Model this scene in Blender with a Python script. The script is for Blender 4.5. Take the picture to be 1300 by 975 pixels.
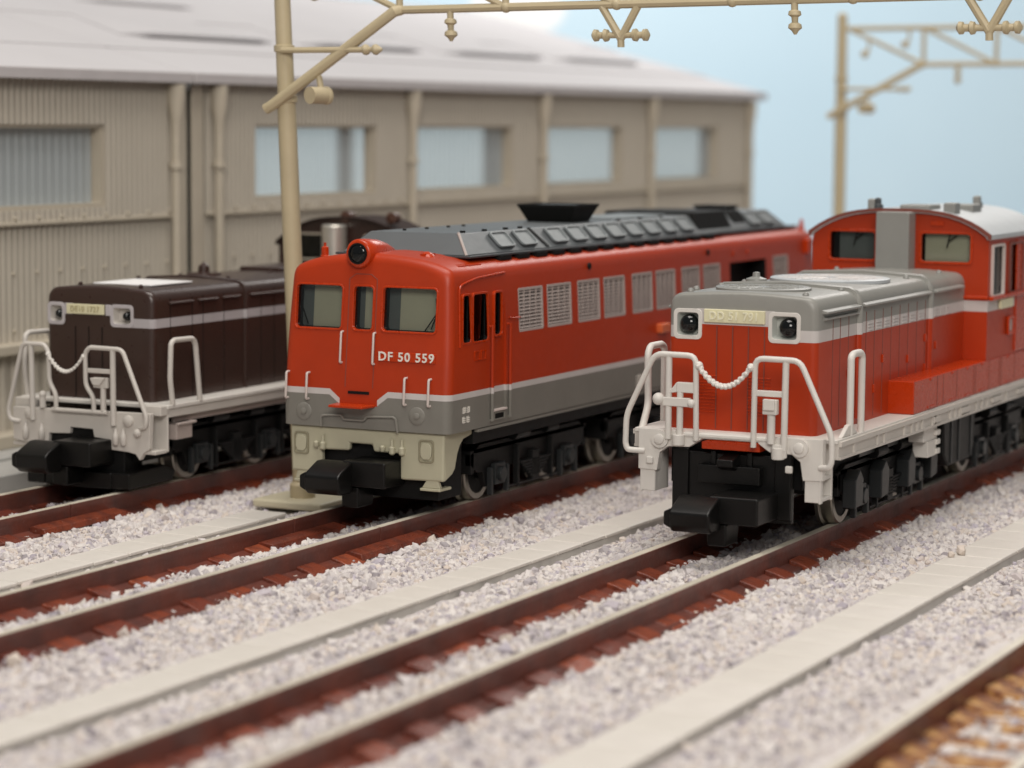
import bpy, bmesh, math, random
import numpy as np
from math import sin, cos, pi, radians, sqrt, atan2
from mathutils import Vector, Matrix
random.seed(7)
RNG = np.random.default_rng(7)
SC = bpy.context.scene
COL = SC.collection
for _o in list(bpy.data.objects):
    bpy.data.objects.remove(_o)

# ---------------------------------------------------------------- camera (1 unit = 1 m of the prototype)
CAM = Vector((-31.1855, -17.8865, 5.6503))
YAW, PIT, ROLL, FPX = 0.461906, 0.104075, 0.007318, 3200.0
_fw = Vector((cos(YAW) * cos(PIT), sin(YAW) * cos(PIT), -sin(PIT)))
_rt = Vector((sin(YAW), -cos(YAW), 0.0))
_up = _rt.cross(_fw)
_r2 = _rt * cos(ROLL) + _up * sin(ROLL)
_u2 = -_rt * sin(ROLL) + _up * cos(ROLL)
cam = bpy.data.cameras.new('camera')
cam.sensor_width = 36.0
cam.lens = 36.0 * FPX / 1300.0
cam.clip_start = 0.5
cam.clip_end = 600
cam.dof.use_dof = True
cam.dof.focus_distance = 35.0
cam.dof.aperture_fstop = 0.29
cam_ob = bpy.data.objects.new('camera', cam)
COL.objects.link(cam_ob)
cam_ob.matrix_world = Matrix(((_r2.x, _u2.x, -_fw.x, CAM.x), (_r2.y, _u2.y, -_fw.y, CAM.y), (_r2.z, _u2.z, -_fw.z, CAM.z), (0, 0, 0, 1)))
SC.camera = cam_ob

def pix(P):
    """pixel position (1300 x 975) of points; only used to skip stones the picture cannot show"""
    D = np.asarray(P, float) - np.array(CAM)
    z = D @ np.array(_fw)
    return 650 + FPX * (D @ np.array(_r2)) / z, 487.5 - FPX * (D @ np.array(_u2)) / z, z

# ---------------------------------------------------------------- room light: a big soft ceiling light, a weaker fill from behind the camera
world = bpy.data.worlds.new('World')
SC.world = world
world.use_nodes = True
world.node_tree.nodes['Background'].inputs[0].default_value = (0.95, 0.97, 1.0, 1)
world.node_tree.nodes['Background'].inputs[1].default_value = 0.17

def area(name, loc, target, sx, sy, power, color):
    L = bpy.data.lights.new(name, 'AREA')
    L.shape = 'RECTANGLE'
    L.size, L.size_y, L.energy, L.color = sx, sy, power, color
    o = bpy.data.objects.new(name, L)
    COL.objects.link(o)
    o.location = loc
    o.rotation_euler = (Vector(target) - Vector(loc)).to_track_quat('-Z', 'Y').to_euler()
    return o
area('ceiling_light', (-5, -6, 52), (0, -1, 0), 40, 26, 23500, (1.0, 0.945, 0.88))
area('fill_light', (-54, -34, 34), (4, 0, 2), 26, 22, 22500, (1.0, 0.945, 0.88))  # added fill lamp standing for light bounced off the room
area('ceiling_light', (112, 10, 60), (5, 0, 3), 34, 22, 16000, (1.0, 0.96, 0.91))  # added lamp beyond the backdrop, for sheen along the roof shoulders
area('backdrop_light', (46, 22, 44), (72, 34, 6), 30, 20, 24500, (1.0, 0.97, 0.94))  # added lamp, unseen, lighting only the backdrop board

vs = SC.view_settings
vs.view_transform = 'Standard'
vs.look = 'None'
vs.exposure = 0.0
vs.gamma = 1.0
vs.use_curve_mapping = False
SC.cycles.max_bounces = 8
SC.cycles.transparent_max_bounces = 10
SC.cycles.use_denoising = True

# ---------------------------------------------------------------- node helpers and materials
def lin(h):
    h = h.lstrip('#')
    c = [int(h[i:i + 2], 16) / 255 for i in (0, 2, 4)]
    return tuple((x / 12.92 if x <= 0.04045 else ((x + 0.055) / 1.055) ** 2.4) for x in c)

class NT:
    def __init__(s, m):
        s.t = m.node_tree
        s.b = s.t.nodes['Principled BSDF']
        s._oc = None
    def new(s, t, **k):
        n = s.t.nodes.new(t)
        for a, v in k.items(): setattr(n, a, v)
        return n
    def link(s, a, b): s.t.links.new(a, b)
    def oc(s):
        if s._oc is None: s._oc = s.new('ShaderNodeTexCoord').outputs['Object']
        return s._oc
    def xyz(s):
        n = s.new('ShaderNodeSeparateXYZ'); s.link(s.oc(), n.inputs[0]); return n.outputs
    def put(s, sock, v):
        if hasattr(v, 'is_linked') or hasattr(v, 'links'): s.link(v, sock)
        else: sock.default_value = v
    def math(s, op, a, b=0.0, clamp=False):
        n = s.new('ShaderNodeMath', operation=op); n.use_clamp = clamp
        s.put(n.inputs[0], a); s.put(n.inputs[1], b); return n.outputs[0]
    def mix(s, f, a, b):
        n = s.new('ShaderNodeMix', data_type='RGBA')
        s.put(n.inputs[0], f)
        for k, v in ((6, a), (7, b)):
            if isinstance(v, tuple): n.inputs[k].default_value = (*v[:3], 1)
            else: s.link(v, n.inputs[k])
        return n.outputs[2]
    def noise(s, scale, detail=3, rough=0.6, vec=None):
        n = s.new('ShaderNodeTexNoise')
        n.inputs['Scale'].default_value = scale; n.inputs['Detail'].default_value = detail; n.inputs['Roughness'].default_value = rough
        s.link(vec or s.oc(), n.inputs['Vector']); return n.outputs['Fac']
    def ramp(s, f, stops):
        n = s.new('ShaderNodeValToRGB'); s.link(f, n.inputs[0])
        e = n.color_ramp.elements
        while len(e) < len(stops): e.new(0.5)
        for k, (p, c) in enumerate(stops):
            e[k].position = p; e[k].color = (*c, 1) if len(c) == 3 else c
        return n.outputs[0]
    def color(s, c):
        if isinstance(c, tuple): s.b.inputs['Base Color'].default_value = (*c[:3], 1)
        else: s.link(c, s.b.inputs['Base Color'])
    def bump(s, h, strength, dist=0.02):
        n = s.new('ShaderNodeBump'); n.inputs['Strength'].default_value = strength; n.inputs['Distance'].default_value = dist
        s.link(h, n.inputs['Height']); s.link(n.outputs[0], s.b.inputs['Normal'])

def raw(name, rough=0.5, metal=0.0, spec=0.5):
    m = bpy.data.materials.new(name); m.use_nodes = True
    n = NT(m)
    n.b.inputs['Roughness'].default_value = rough
    n.b.inputs['Metallic'].default_value = metal
    n.b.inputs['Specular IOR Level'].default_value = spec
    return m, n

def scale_col(c, k): return tuple(min(1, x * k) for x in c)

def plastic(name, c, rough=0.42, metal=0.0, var=0.10, grain=0.25, spec=0.5, dust=0.05):
    """moulded and painted plastic: faint cloudy colour variation, a little dust, fine paint grain"""
    m, n = raw(name, rough, metal, spec)
    f = n.noise(2.3, 4)
    base = n.mix(f, scale_col(c, 1 - var), scale_col(c, 1 + var))
    d = n.ramp(n.noise(38, 2), [(0.62, (0, 0, 0)), (0.80, (1, 1, 1))])
    n.color(n.mix(n.math('MULTIPLY', d, dust), base, (0.55, 0.50, 0.45)))
    n.put(n.b.inputs['Roughness'], n.math('ADD', n.math('MULTIPLY', n.noise(9, 3), 0.16), rough - 0.08))
    n.bump(n.noise(70, 2), grain * 0.25, 0.01)
    return m

def livery(name, zones, rough=0.28, spec=0.42, dust=0.012):
    """paint whose colour follows the painted bands; zones(n, x, y, z) returns a colour socket"""
    m, n = raw(name, rough, 0, spec)
    o = n.xyz()
    c = zones(n, o[0], o[1], o[2])
    f = n.noise(2.0, 4)
    base = n.mix(n.math('MULTIPLY', f, 0.22), c, (0.02, 0.015, 0.012))
    d = n.ramp(n.noise(42, 2), [(0.64, (0, 0, 0)), (0.82, (1, 1, 1))])
    n.color(n.mix(n.math('MULTIPLY', d, dust), base, (0.55, 0.50, 0.45)))
    n.put(n.b.inputs['Roughness'], n.math('ADD', n.math('MULTIPLY', n.noise(9, 3), 0.16), rough - 0.08))
    n.bump(n.noise(75, 2), 0.06, 0.01)
    return m

RED = (0.455, 0.036, 0.003)
RED_PART = (0.45, 0.036, 0.003)
WHITE_LINE = (0.62, 0.58, 0.56)
GREY_BODY = (0.215, 0.205, 0.180)
BROWN = (0.042, 0.021, 0.016)
M = {}
M['red'] = plastic('red_paint', RED_PART, 0.28, spec=0.42, dust=0.015)
M['grey'] = plastic('grey_paint', (0.27, 0.268, 0.25), 0.36)
M['dark_grey'] = plastic('dark_grey_paint', (0.058, 0.064, 0.068), 0.44)
M['monitor'] = plastic('roof_monitor_grey', (0.105, 0.115, 0.12), 0.42, spec=0.5)
M['brown_matt'] = plastic('brown_roof', (0.028, 0.016, 0.013), 0.75, spec=0.2)
M['mid_grey'] = plastic('mid_grey_paint', (0.20, 0.22, 0.225), 0.40)
M['silver_roof'] = plastic('silver_grey_roof', (0.50, 0.525, 0.54), 0.38)
M['white'] = plastic('off_white_plastic', (0.66, 0.63, 0.585), 0.45)
M['white_warm'] = plastic('pale_warm_plastic', (0.56, 0.525, 0.48), 0.45)
M['white_line'] = plastic('white_line_paint', WHITE_LINE, 0.42)
M['cream_plate'] = plastic('cream_plate', (0.70, 0.66, 0.44), 0.40)
M['cream_letter'] = plastic('cream_letters', (0.80, 0.77, 0.58), 0.40)
M['white_letter'] = plastic('white_letters', (0.78, 0.75, 0.68), 0.45, dust=0)
M['silver_bar'] = plastic('silver_handrail', (0.62, 0.54, 0.50), 0.35)
M['skirt'] = plastic('cream_skirt', (0.46, 0.435, 0.315), 0.48)
M['black'] = plastic('black_plastic', (0.0045, 0.0043, 0.004), 0.36, spec=0.32, dust=0.01)
M['black_matt'] = plastic('black_matt_plastic', (0.004, 0.004, 0.004), 0.6, spec=0.25, dust=0.01)
M['dull_black'] = plastic('dull_black_plastic', (0.006, 0.006, 0.0055), 0.7, spec=0.25, dust=0.01)  # plain dull black for cowls, seams and openings
M['underframe'] = plastic('dark_underframe', (0.006, 0.006, 0.006), 0.5, spec=0.3, dust=0.03)
M['axlebox'] = plastic('dark_grey_axlebox', (0.020, 0.022, 0.023), 0.40, spec=0.4, dust=0.04)
M['wheel'] = plastic('wheel_metal', (0.34, 0.32, 0.28), 0.34, metal=0.9)
M['rubber'] = plastic('window_gasket', (0.20, 0.055, 0.038), 0.5)
M['brown'] = plastic('dark_brown_paint', BROWN, 0.30, spec=0.5)
M['beige'] = plastic('beige_mast_plastic', (0.50, 0.42, 0.27), 0.50, dust=0.02)
M['cream_base'] = plastic('cream_base_plastic', (0.55, 0.50, 0.36), 0.48)
M['blind'] = plastic('cab_inner_block', (0.74, 0.69, 0.54), 0.6)
M['chrome'] = plastic('polished_stack', (0.78, 0.74, 0.66), 0.34, metal=0.75)
M['orange_lamp'] = plastic('orange_lamp', (0.62, 0.13, 0.04), 0.3)
M['louvre'] = plastic('pinkish_grey_louvre', (0.42, 0.355, 0.325), 0.45)
M['sheet_white'] = plastic('plain_white', (0.86, 0.85, 0.84), 0.5, dust=0)
M['lamp_bowl'] = plastic('grey_lamp_bowl', (0.50, 0.52, 0.48), 0.35)
M['copper'] = plastic('copper_pickup', (0.75, 0.38, 0.12), 0.3, metal=1.0)

def m_glass(name, tint=(0.9, 0.92, 0.9), keep=0.9):
    m = bpy.data.materials.new(name); m.use_nodes = True
    t = m.node_tree
    for x in list(t.nodes): t.nodes.remove(x)
    out = t.nodes.new('ShaderNodeOutputMaterial'); mx = t.nodes.new('ShaderNodeMixShader')
    tr = t.nodes.new('ShaderNodeBsdfTransparent'); gl = t.nodes.new('ShaderNodeBsdfGlossy'); fr = t.nodes.new('ShaderNodeFresnel')
    tr.inputs[0].default_value = (*scale_col(tint, keep), 1); gl.inputs['Roughness'].default_value = 0.06
    fr.inputs[0].default_value = 1.45
    t.links.new(fr.outputs[0], mx.inputs[0]); t.links.new(tr.outputs[0], mx.inputs[1]); t.links.new(gl.outputs[0], mx.inputs[2])
    t.links.new(mx.outputs[0], out.inputs[0])
    return m
M['glass'] = m_glass('clear_window')
M['lens'], _n = raw('dark_lens', 0.06, 0, 0.45); _n.color((0.004, 0.005, 0.005));

# ---------------------------------------------------------------- mesh helpers
class MB:
    """collects simple solids and links them as one mesh object"""
    def __init__(s): s.v = []; s.f = []
    def add(s, vs, fs):
        k = len(s.v); s.v += [tuple(p) for p in vs]; s.f += [tuple(i + k for i in f) for f in fs]; return s
    def box(s, x0, x1, y0, y1, z0, z1):
        vs = [(x, y, z) for z in (z0, z1) for y in (y0, y1) for x in (x0, x1)]
        return s.add(vs, [(0, 2, 3, 1), (4, 5, 7, 6), (0, 1, 5, 4), (2, 6, 7, 3), (0, 4, 6, 2), (1, 3, 7, 5)])
    def prism(s, poly, axis, a, b):
        """poly: 2-D loop; axis 'x': (y,z), 'y': (x,z), 'z': (x,y)"""
        n = len(poly)
        def P(u, v, w): return {'x': (w, u, v), 'y': (u, w, v), 'z': (u, v, w)}[axis]
        vs = [P(u, v, a) for u, v in poly] + [P(u, v, b) for u, v in poly]
        fs = [tuple(range(n)), tuple(range(2 * n - 1, n - 1, -1))] + [(i, n + i, n + (i + 1) % n, (i + 1) % n) for i in range(n)]
        return s.add(vs, fs)
    def ring(s, outer, inner, axis, a, b, closed=True):
        """flat frame between two loops with the same point count"""
        n = len(outer)
        def P(u, v, w): return {'x': (w, u, v), 'y': (u, w, v), 'z': (u, v, w)}[axis]
        vs = [P(u, v, w) for w in (a, b) for L in (outer, inner) for u, v in L]
        fs = []
        if not closed: fs += [(0, n, 3 * n, 2 * n), (n - 1, 3 * n - 1, 4 * n - 1, 2 * n - 1)]
        for i in range(n if closed else n - 1):
            j = (i + 1) % n
            fs += [(i, j, n + j, n + i), (2 * n + i, 3 * n + i, 3 * n + j, 2 * n + j), (i, 2 * n + i, 2 * n + j, j), (n + i, n + j, 3 * n + j, 3 * n + i)]
        return s.add(vs, fs)
    def tube(s, pts, r, n=8, closed=False):
        pts = [Vector(p) for p in pts]; m = len(pts)
        rs = r if isinstance(r, (list, tuple)) else [r] * m
        tang = []
        for i in range(m):
            if closed: t = (pts[(i + 1) % m] - pts[i]).normalized() + (pts[i] - pts[i - 1]).normalized()
            elif i == 0: t = pts[1] - pts[0]
            elif i == m - 1: t = pts[-1] - pts[-2]
            else: t = (pts[i + 1] - pts[i]).normalized() + (pts[i] - pts[i - 1]).normalized()
            tang.append(t.normalized())
        u = tang[0].orthogonal().normalized(); vs = []
        for i in range(m):
            u = (u - tang[i] * u.dot(tang[i])).normalized(); w = tang[i].cross(u)
            for k in range(n):
                a = 2 * pi * k / n; vs.append(pts[i] + (u * cos(a) + w * sin(a)) * rs[i])
        fs = []
        for i in range(m if closed else m - 1):
            for k in range(n):
                a, b = i * n + k, i * n + (k + 1) % n; c, d = ((i + 1) % m) * n + (k + 1) % n, ((i + 1) % m) * n + k
                fs.append((a, b, c, d))
        if not closed: fs += [tuple(range(n - 1, -1, -1)), tuple(range((m - 1) * n, m * n))]
        return s.add(vs, fs)
    def cyl(s, p0, p1, r, n=16, r1=None):
        return s.tube([p0, p1], [r, r if r1 is None else r1], n)
    def lathe(s, p0, axis, prof, n=20):
        """prof: (distance along axis, radius) pairs"""
        axis = Vector(axis).normalized()
        return s.tube([Vector(p0) + axis * (d + 1e-5 * i) for i, (d, r) in enumerate(prof)], [max(r, 1e-4) for d, r in prof], n)
    def ball(s, c, r, n=10, m=6, sc=(1, 1, 1)):
        vs = [(c[0], c[1], c[2] + r * sc[2])]
        for i in range(1, m):
            t = pi * i / m
            for k in range(n):
                a = 2 * pi * k / n; vs.append((c[0] + r * sc[0] * sin(t) * cos(a), c[1] + r * sc[1] * sin(t) * sin(a), c[2] + r * sc[2] * cos(t)))
        vs.append((c[0], c[1], c[2] - r * sc[2])); fs = [(0, 1 + k, 1 + (k + 1) % n) for k in range(n)]
        for i in range(m - 2):
            for k in range(n):
                a, b = 1 + i * n + k, 1 + i * n + (k + 1) % n; fs.append((a, a + n, b + n, b))
        e = len(vs) - 1; o = 1 + (m - 2) * n; fs += [(e, o + (k + 1) % n, o + k) for k in range(n)]
        return s.add(vs, fs)
    def warp(s, fn): s.v = [tuple(fn(*p)) for p in s.v]; return s
    def mesh(s, name):
        me = bpy.data.meshes.new(name); me.from_pydata(s.v, [], s.f)
        bm = bmesh.new(); bm.from_mesh(me); bmesh.ops.recalc_face_normals(bm, faces=bm.faces); bm.to_mesh(me); bm.free()
        me.update(); return me
    def build(s, name, mat, parent=None, bevel=0.0, seg=2, angle=35, flat=False):
        me = s.mesh(name); me.materials.append(M[mat] if isinstance(mat, str) else mat)
        return place(name, me, parent, bevel, seg, angle, flat)

def place(name, me, parent=None, bevel=0.0, seg=2, angle=35, flat=False):
    o = bpy.data.objects.new(name, me); COL.objects.link(o)
    if not flat:
        me.shade_smooth()
        if bevel > 0:
            b = o.modifiers.new('bevel', 'BEVEL'); b.width = bevel; b.segments = seg; b.limit_method = 'ANGLE'; b.angle_limit = radians(angle)
            b.harden_normals = True; b.use_clamp_overlap = True
        else: me.set_sharp_from_angle(angle=radians(angle))
    if parent is not None: o.parent = parent
    return o

def thing(name, label, cat, loc=(0, 0, 0), group=None):
    o = bpy.data.objects.new(name, None); COL.objects.link(o); o.location = loc; o.empty_display_size = 0.5
    o['label'] = label; o['category'] = cat
    if group: o['group'] = group
    return o
def tag(o, label, cat, group=None):
    o['label'] = label; o['category'] = cat
    if group: o['group'] = group
    return o

def rrect(u0, u1, v0, v1, r, k=4):
    r = min(r, (u1 - u0) / 2 - 1e-4, (v1 - v0) / 2 - 1e-4); pts = []
    for cx, cy, a0 in ((u1 - r, v1 - r, 0), (u0 + r, v1 - r, 90), (u0 + r, v0 + r, 180), (u1 - r, v0 + r, 270)):
        for i in range(k + 1):
            a = radians(a0 + 90 * i / k); pts.append((cx + r * cos(a), cy + r * sin(a)))
    return pts
def circle(u, v, r, n=20): return [(u + r * cos(2 * pi * i / n), v + r * sin(2 * pi * i / n)) for i in range(n)]
def bend(pts, r=0.12, k=4):
    """rounds the corners of a bent rod"""
    P = [Vector(p) for p in pts]; out = [P[0]]
    for i in range(1, len(P) - 1):
        a, b = (P[i - 1] - P[i]), (P[i + 1] - P[i]); d = min(r, a.length * 0.45, b.length * 0.45)
        A, B = P[i] + a.normalized() * d, P[i] + b.normalized() * d
        for j in range(k + 1):
            t = j / k; out.append(A * (1 - t) ** 2 + P[i] * 2 * t * (1 - t) + B * t * t)
    out.append(P[-1]); return out

def cut(me, cutter, cut_mat=None):
    """boolean difference done once at build time; the helper objects are removed again"""
    a = bpy.data.objects.new('a', me); COL.objects.link(a)
    cm = cutter.mesh('c')
    if cut_mat: cm.materials.append(M[cut_mat])
    b = bpy.data.objects.new('b', cm); COL.objects.link(b)
    mod = a.modifiers.new('m', 'BOOLEAN'); mod.operation = 'DIFFERENCE'; mod.solver = 'EXACT'; mod.object = b; mod.material_mode = 'TRANSFER'
    dg = bpy.context.evaluated_depsgraph_get(); out = bpy.data.meshes.new_from_object(a.evaluated_get(dg))
    bpy.data.objects.remove(a); bpy.data.objects.remove(b); return out

def text_mesh(txt, size, depth, ex, ey, ez, origin, sx=1.0, spacing=1.0, bold=0.0):
    c = bpy.data.curves.new('t', 'FONT'); c.body = txt; c.size = size; c.extrude = depth; c.align_x = 'CENTER'; c.align_y = 'CENTER'; c.resolution_u = 3
    c.space_character = spacing; c.offset = bold
    o = bpy.data.objects.new('t', c); COL.objects.link(o); bpy.context.view_layer.update()
    me = bpy.data.meshes.new_from_object(o.evaluated_get(bpy.context.evaluated_depsgraph_get()))
    bpy.data.objects.remove(o); ex, ey, ez, og = map(Vector, (ex, ey, ez, origin))
    for v in me.vertices: v.co = og + ex * (v.co.x * sx) + ey * v.co.y + ez * v.co.z
    return me
def letters(name, txt, size, depth, facing, origin, mat, parent, sx=1.0, spacing=1.0, bold=0.0):
    ax = {'front': ((0, -1, 0), (0, 0, 1), (-1, 0, 0)), 'side': ((1, 0, 0), (0, 0, 1), (0, -1, 0))}[facing]
    me = text_mesh(txt, size, depth, *ax, origin, sx, spacing, bold); me.materials.clear(); me.materials.append(M[mat])
    o = bpy.data.objects.new(name, me); COL.objects.link(o); o.parent = parent; return o

# ================================================================= SETTING
YT = {'brown': 5.0, 'box': 0.0, 'red': -5.52, 'front': -11.46}      # track centre lines

# ---- backdrop board printed with a pale sky
m, n = raw('printed_sky', 0.85, 0, 0.2)
o_ = n.xyz()
def _cloud(cx, cz, rx, rz, soft):
    dx = n.math('DIVIDE', n.math('SUBTRACT', o_[0], cx), rx); dz = n.math('DIVIDE', n.math('SUBTRACT', o_[2], cz), rz)
    d = n.math('SQRT', n.math('ADD', n.math('MULTIPLY', dx, dx), n.math('MULTIPLY', dz, dz)))
    d = n.math('ADD', d, n.math('MULTIPLY', n.math('SUBTRACT', n.noise(0.9, 4), 0.5), 0.9))
    return n.math('DIVIDE', n.math('SUBTRACT', 1.0 + soft, d), soft, True)
sky_c = n.mix(n.ramp(n.noise(0.05, 3), [(0.35, (0, 0, 0)), (0.7, (1, 1, 1))]), (0.545, 0.715, 0.83), (0.60, 0.76, 0.86))
for a in ((0.1, 10.5, 1.7, 1.0, 0.35), (-3.0, 12.2, 1.3, 0.5, 0.5), (-16, 15, 5, 1.2, 0.5), (-34, 12, 7, 2.4, 0.5), (30, 22, 8, 2.0, 0.5)):
    sky_c = n.mix(_cloud(*a), sky_c, (0.86, 0.87, 0.87))
n.color(sky_c)
M['sky'] = m
fwh = Vector((cos(YAW), sin(YAW), 0))
sky = MB().box(-75, 75, 0, 0.6, -1, 19).build('sky', 'sky', flat=True)
sky.location = Vector((CAM.x, CAM.y, 0)) + fwh * 112
sky.rotation_euler = (0, 0, YAW - pi / 2)
sky['kind'] = 'structure'

# ---- ground
m, n = raw('grey_baseboard', 0.8)
n.color(n.mix(n.noise(1.5, 5), (0.30, 0.29, 0.275), (0.38, 0.365, 0.345))); n.bump(n.noise(20, 4), 0.3)
M['board'] = m
g = MB().add([(-120, -120, -0.62), (160, -120, -0.62), (160, 120, -0.62), (-120, 120, -0.62)], [(0, 1, 2, 3)]).build('ground', 'board', flat=True)
g['kind'] = 'structure'

def stone_mat(name, island):
    m, n = raw(name, 0.8, 0, 0.3)
    if island: r = n.new('ShaderNodeNewGeometry').outputs['Random Per Island']
    else: r = n.noise(14, 4)
    c = n.ramp(r, [(0.0, (0.30, 0.27, 0.29)), (0.09, (0.50, 0.465, 0.475)), (0.35, (0.65, 0.605, 0.59)), (0.72, (0.73, 0.69, 0.66)), (0.88, (0.66, 0.575, 0.50)), (0.95, (0.52, 0.48, 0.54)), (1.0, (0.42, 0.385, 0.43))])
    n.color(n.mix(n.math('MULTIPLY', n.noise(16, 4), 0.25), c, (0.40, 0.36, 0.35)))
    n.bump(n.noise(40, 4), 0.35, 0.02)
    return m
M['stone'] = stone_mat('ballast_stone', True)
M['stone_bed'] = stone_mat('ballast_bed', False)

def bed_z(x, y):
    """top of the ballast: a little higher round each track, lower between"""
    z = np.full(np.shape(x), -0.41)
    for yc in YT.values():
        d = np.abs(np.asarray(y) - yc)
        z = np.maximum(z, -0.41 + 0.085 * np.clip((2.1 - d) / 0.7, 0, 1))
    return z + 0.02 * np.sin(x * 2.1 + y * 1.3) * np.sin(y * 2.7 - x * 0.8)
xs = np.linspace(-19, 48, 170); ys = np.linspace(-15, 6.95, 130)
X, Y = np.meshgrid(xs, ys); Z = bed_z(X, Y)
vs = np.c_[X.ravel(), Y.ravel(), Z.ravel()]; nx = len(xs)
mb = MB(); mb.v = [tuple(p) for p in vs]
mb.f = [(j * nx + i, j * nx + i + 1, (j + 1) * nx + i + 1, (j + 1) * nx + i) for j in range(len(ys) - 1) for i in range(nx - 1)]
b = mb.build('ballast_bed', 'stone_bed', angle=180); b['kind'] = 'structure'

# ---- paved strip and stepped footing in front of the shed
m, n = raw('grey_concrete', 0.75)
n.color(n.mix(n.noise(1.2, 5), (0.35, 0.345, 0.325), (0.45, 0.44, 0.415))); n.bump(n.noise(30, 4), 0.15)
M['concrete'] = m
p = MB().box(-19, 60, 6.95, 8.0, -0.6, 0.0).build('pavement', 'concrete', bevel=0.03); p['kind'] = 'structure'

# ---- ballast stones (loose crushed stone: one mass)
def ballast(count, x0, x1, y0, y1):
    x = RNG.uniform(x0, x1, count); y = RNG.uniform(y0, y1, count)
    r = RNG.gamma(6.0, 0.0062, count).clip(0.018, 0.090)
    keep = np.ones(count, bool); lift = RNG.uniform(-0.45, 0.35, count) * r
    for k, yc in YT.items():
        d = y - yc
        for s in (-0.715, 0.715):
            dr = np.abs(d - s)
            keep &= ~(dr < 0.15)
            near = dr < 0.36
            keep &= ~(near & (RNG.uniform(0, 1, count) < np.where(np.sin(x * 1.7 + s * 2 + yc) > 0.1, 0.42, 0.74)))
            r = np.where(near, r * 0.7, r)
        mid = np.abs(d) < 0.5
        lift = np.where(mid, lift + 0.03, lift)
        if k == 'front': keep &= ~((np.abs(d) < 1.35) & (RNG.uniform(0, 1, count) < 0.90))
    for (ya, yb, xa, xb) in TROUGHS:
        keep &= ~((y > ya - 0.04) & (y < yb + 0.04) & (x > xa) & (x < xb))
    keep &= ~((x > 1.55) & (x < 2.75) & (y > 1.72) & (y < 2.98))
    z = bed_z(x, y) + lift
    u, v, dep = pix(np.c_[x, y, z])
    keep &= (dep > 5) & (u > -170) & (u < 1470) & (v > 400) & (v < 1090)
    x, y, z, r = x[keep], y[keep], z[keep], r[keep]; N = len(x)
    t = (1 + 5 ** 0.5) / 2
    ICO = np.array([(-1, t, 0), (1, t, 0), (-1, -t, 0), (1, -t, 0), (0, -1, t), (0, 1, t), (0, -1, -t), (0, 1, -t), (t, 0, -1), (t, 0, 1), (-t, 0, -1), (-t, 0, 1)]) / sqrt(1 + t * t)
    ICOF = np.array([(0, 11, 5), (0, 5, 1), (0, 1, 7), (0, 7, 10), (0, 10, 11), (1, 5, 9), (5, 11, 4), (11, 10, 2), (10, 7, 6), (7, 1, 8), (3, 9, 4), (3, 4, 2), (3, 2, 6), (3, 6, 8), (3, 8, 9), (4, 9, 5), (2, 4, 11), (6, 2, 10), (8, 6, 7), (9, 8, 1)])
    OCT = np.array([(1, 0, 0), (-1, 0, 0), (0, 1, 0), (0, -1, 0), (0, 0, 1), (0, 0, -1)], float)
    OCTF = np.array([(0, 2, 4), (2, 1, 4), (1, 3, 4), (3, 0, 4), (2, 0, 5), (1, 2, 5), (3, 1, 5), (0, 3, 5)])
    crisp = (x > -5) & (x < 8)                     # rounder chips where the picture is sharp, simpler ones elsewhere
    VS, FS, base = [], [], 0
    for sel, B, F in ((crisp, ICO, ICOF), (~crisp, OCT, OCTF)):
        n = int(sel.sum()); nv = len(B)
        P = B[None] * (1 + RNG.uniform(-0.38, 0.28, (n, nv, 1))) * RNG.uniform(0.70, 1.28, (n, 1, 3))
        q = RNG.normal(size=(n, 4)); q /= np.linalg.norm(q, axis=1, keepdims=True); a, b_, c, d = q.T
        R = np.stack([1 - 2 * (c * c + d * d), 2 * (b_ * c - a * d), 2 * (b_ * d + a * c), 2 * (b_ * c + a * d), 1 - 2 * (b_ * b_ + d * d), 2 * (c * d - a * b_), 2 * (b_ * d - a * c), 2 * (c * d + a * b_), 1 - 2 * (b_ * b_ + c * c)], 1).reshape(n, 3, 3)
        P = np.einsum('nij,nkj->nki', R, P) * (r[sel] * (1.0 if nv == 12 else 1.22))[:, None, None] + np.stack([x[sel], y[sel], z[sel]], 1)[:, None]
        VS.append(P.reshape(-1, 3)); FS.append((F[None] + base + nv * np.arange(n)[:, None, None]).reshape(-1, 3)); base += n * nv
    V = np.concatenate(VS).astype(np.float32); F = np.concatenate(FS).astype(np.int32); nf = len(F)
    me = bpy.data.meshes.new('ballast')
    me.vertices.add(len(V)); me.vertices.foreach_set('co', V.ravel())
    me.loops.add(nf * 3); me.loops.foreach_set('vertex_index', F.ravel())
    me.polygons.add(nf); me.polygons.foreach_set('loop_start', np.arange(0, nf * 3, 3, dtype=np.int32))
    me.update(calc_edges=True); me.shade_flat(); me.materials.append(M['stone'])
    o = bpy.data.objects.new('ballast', me); COL.objects.link(o); o['kind'] = 'stuff'
    print('stones', N, 'tris', nf)
TROUGHS = [(-3.16, -2.58, -17, 40), (-8.74, -8.0, -17, 40), (1.92, 2.54, -17, 1.02)]
ballast(360000, -17, 26, -14.5, 6.9)

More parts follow.
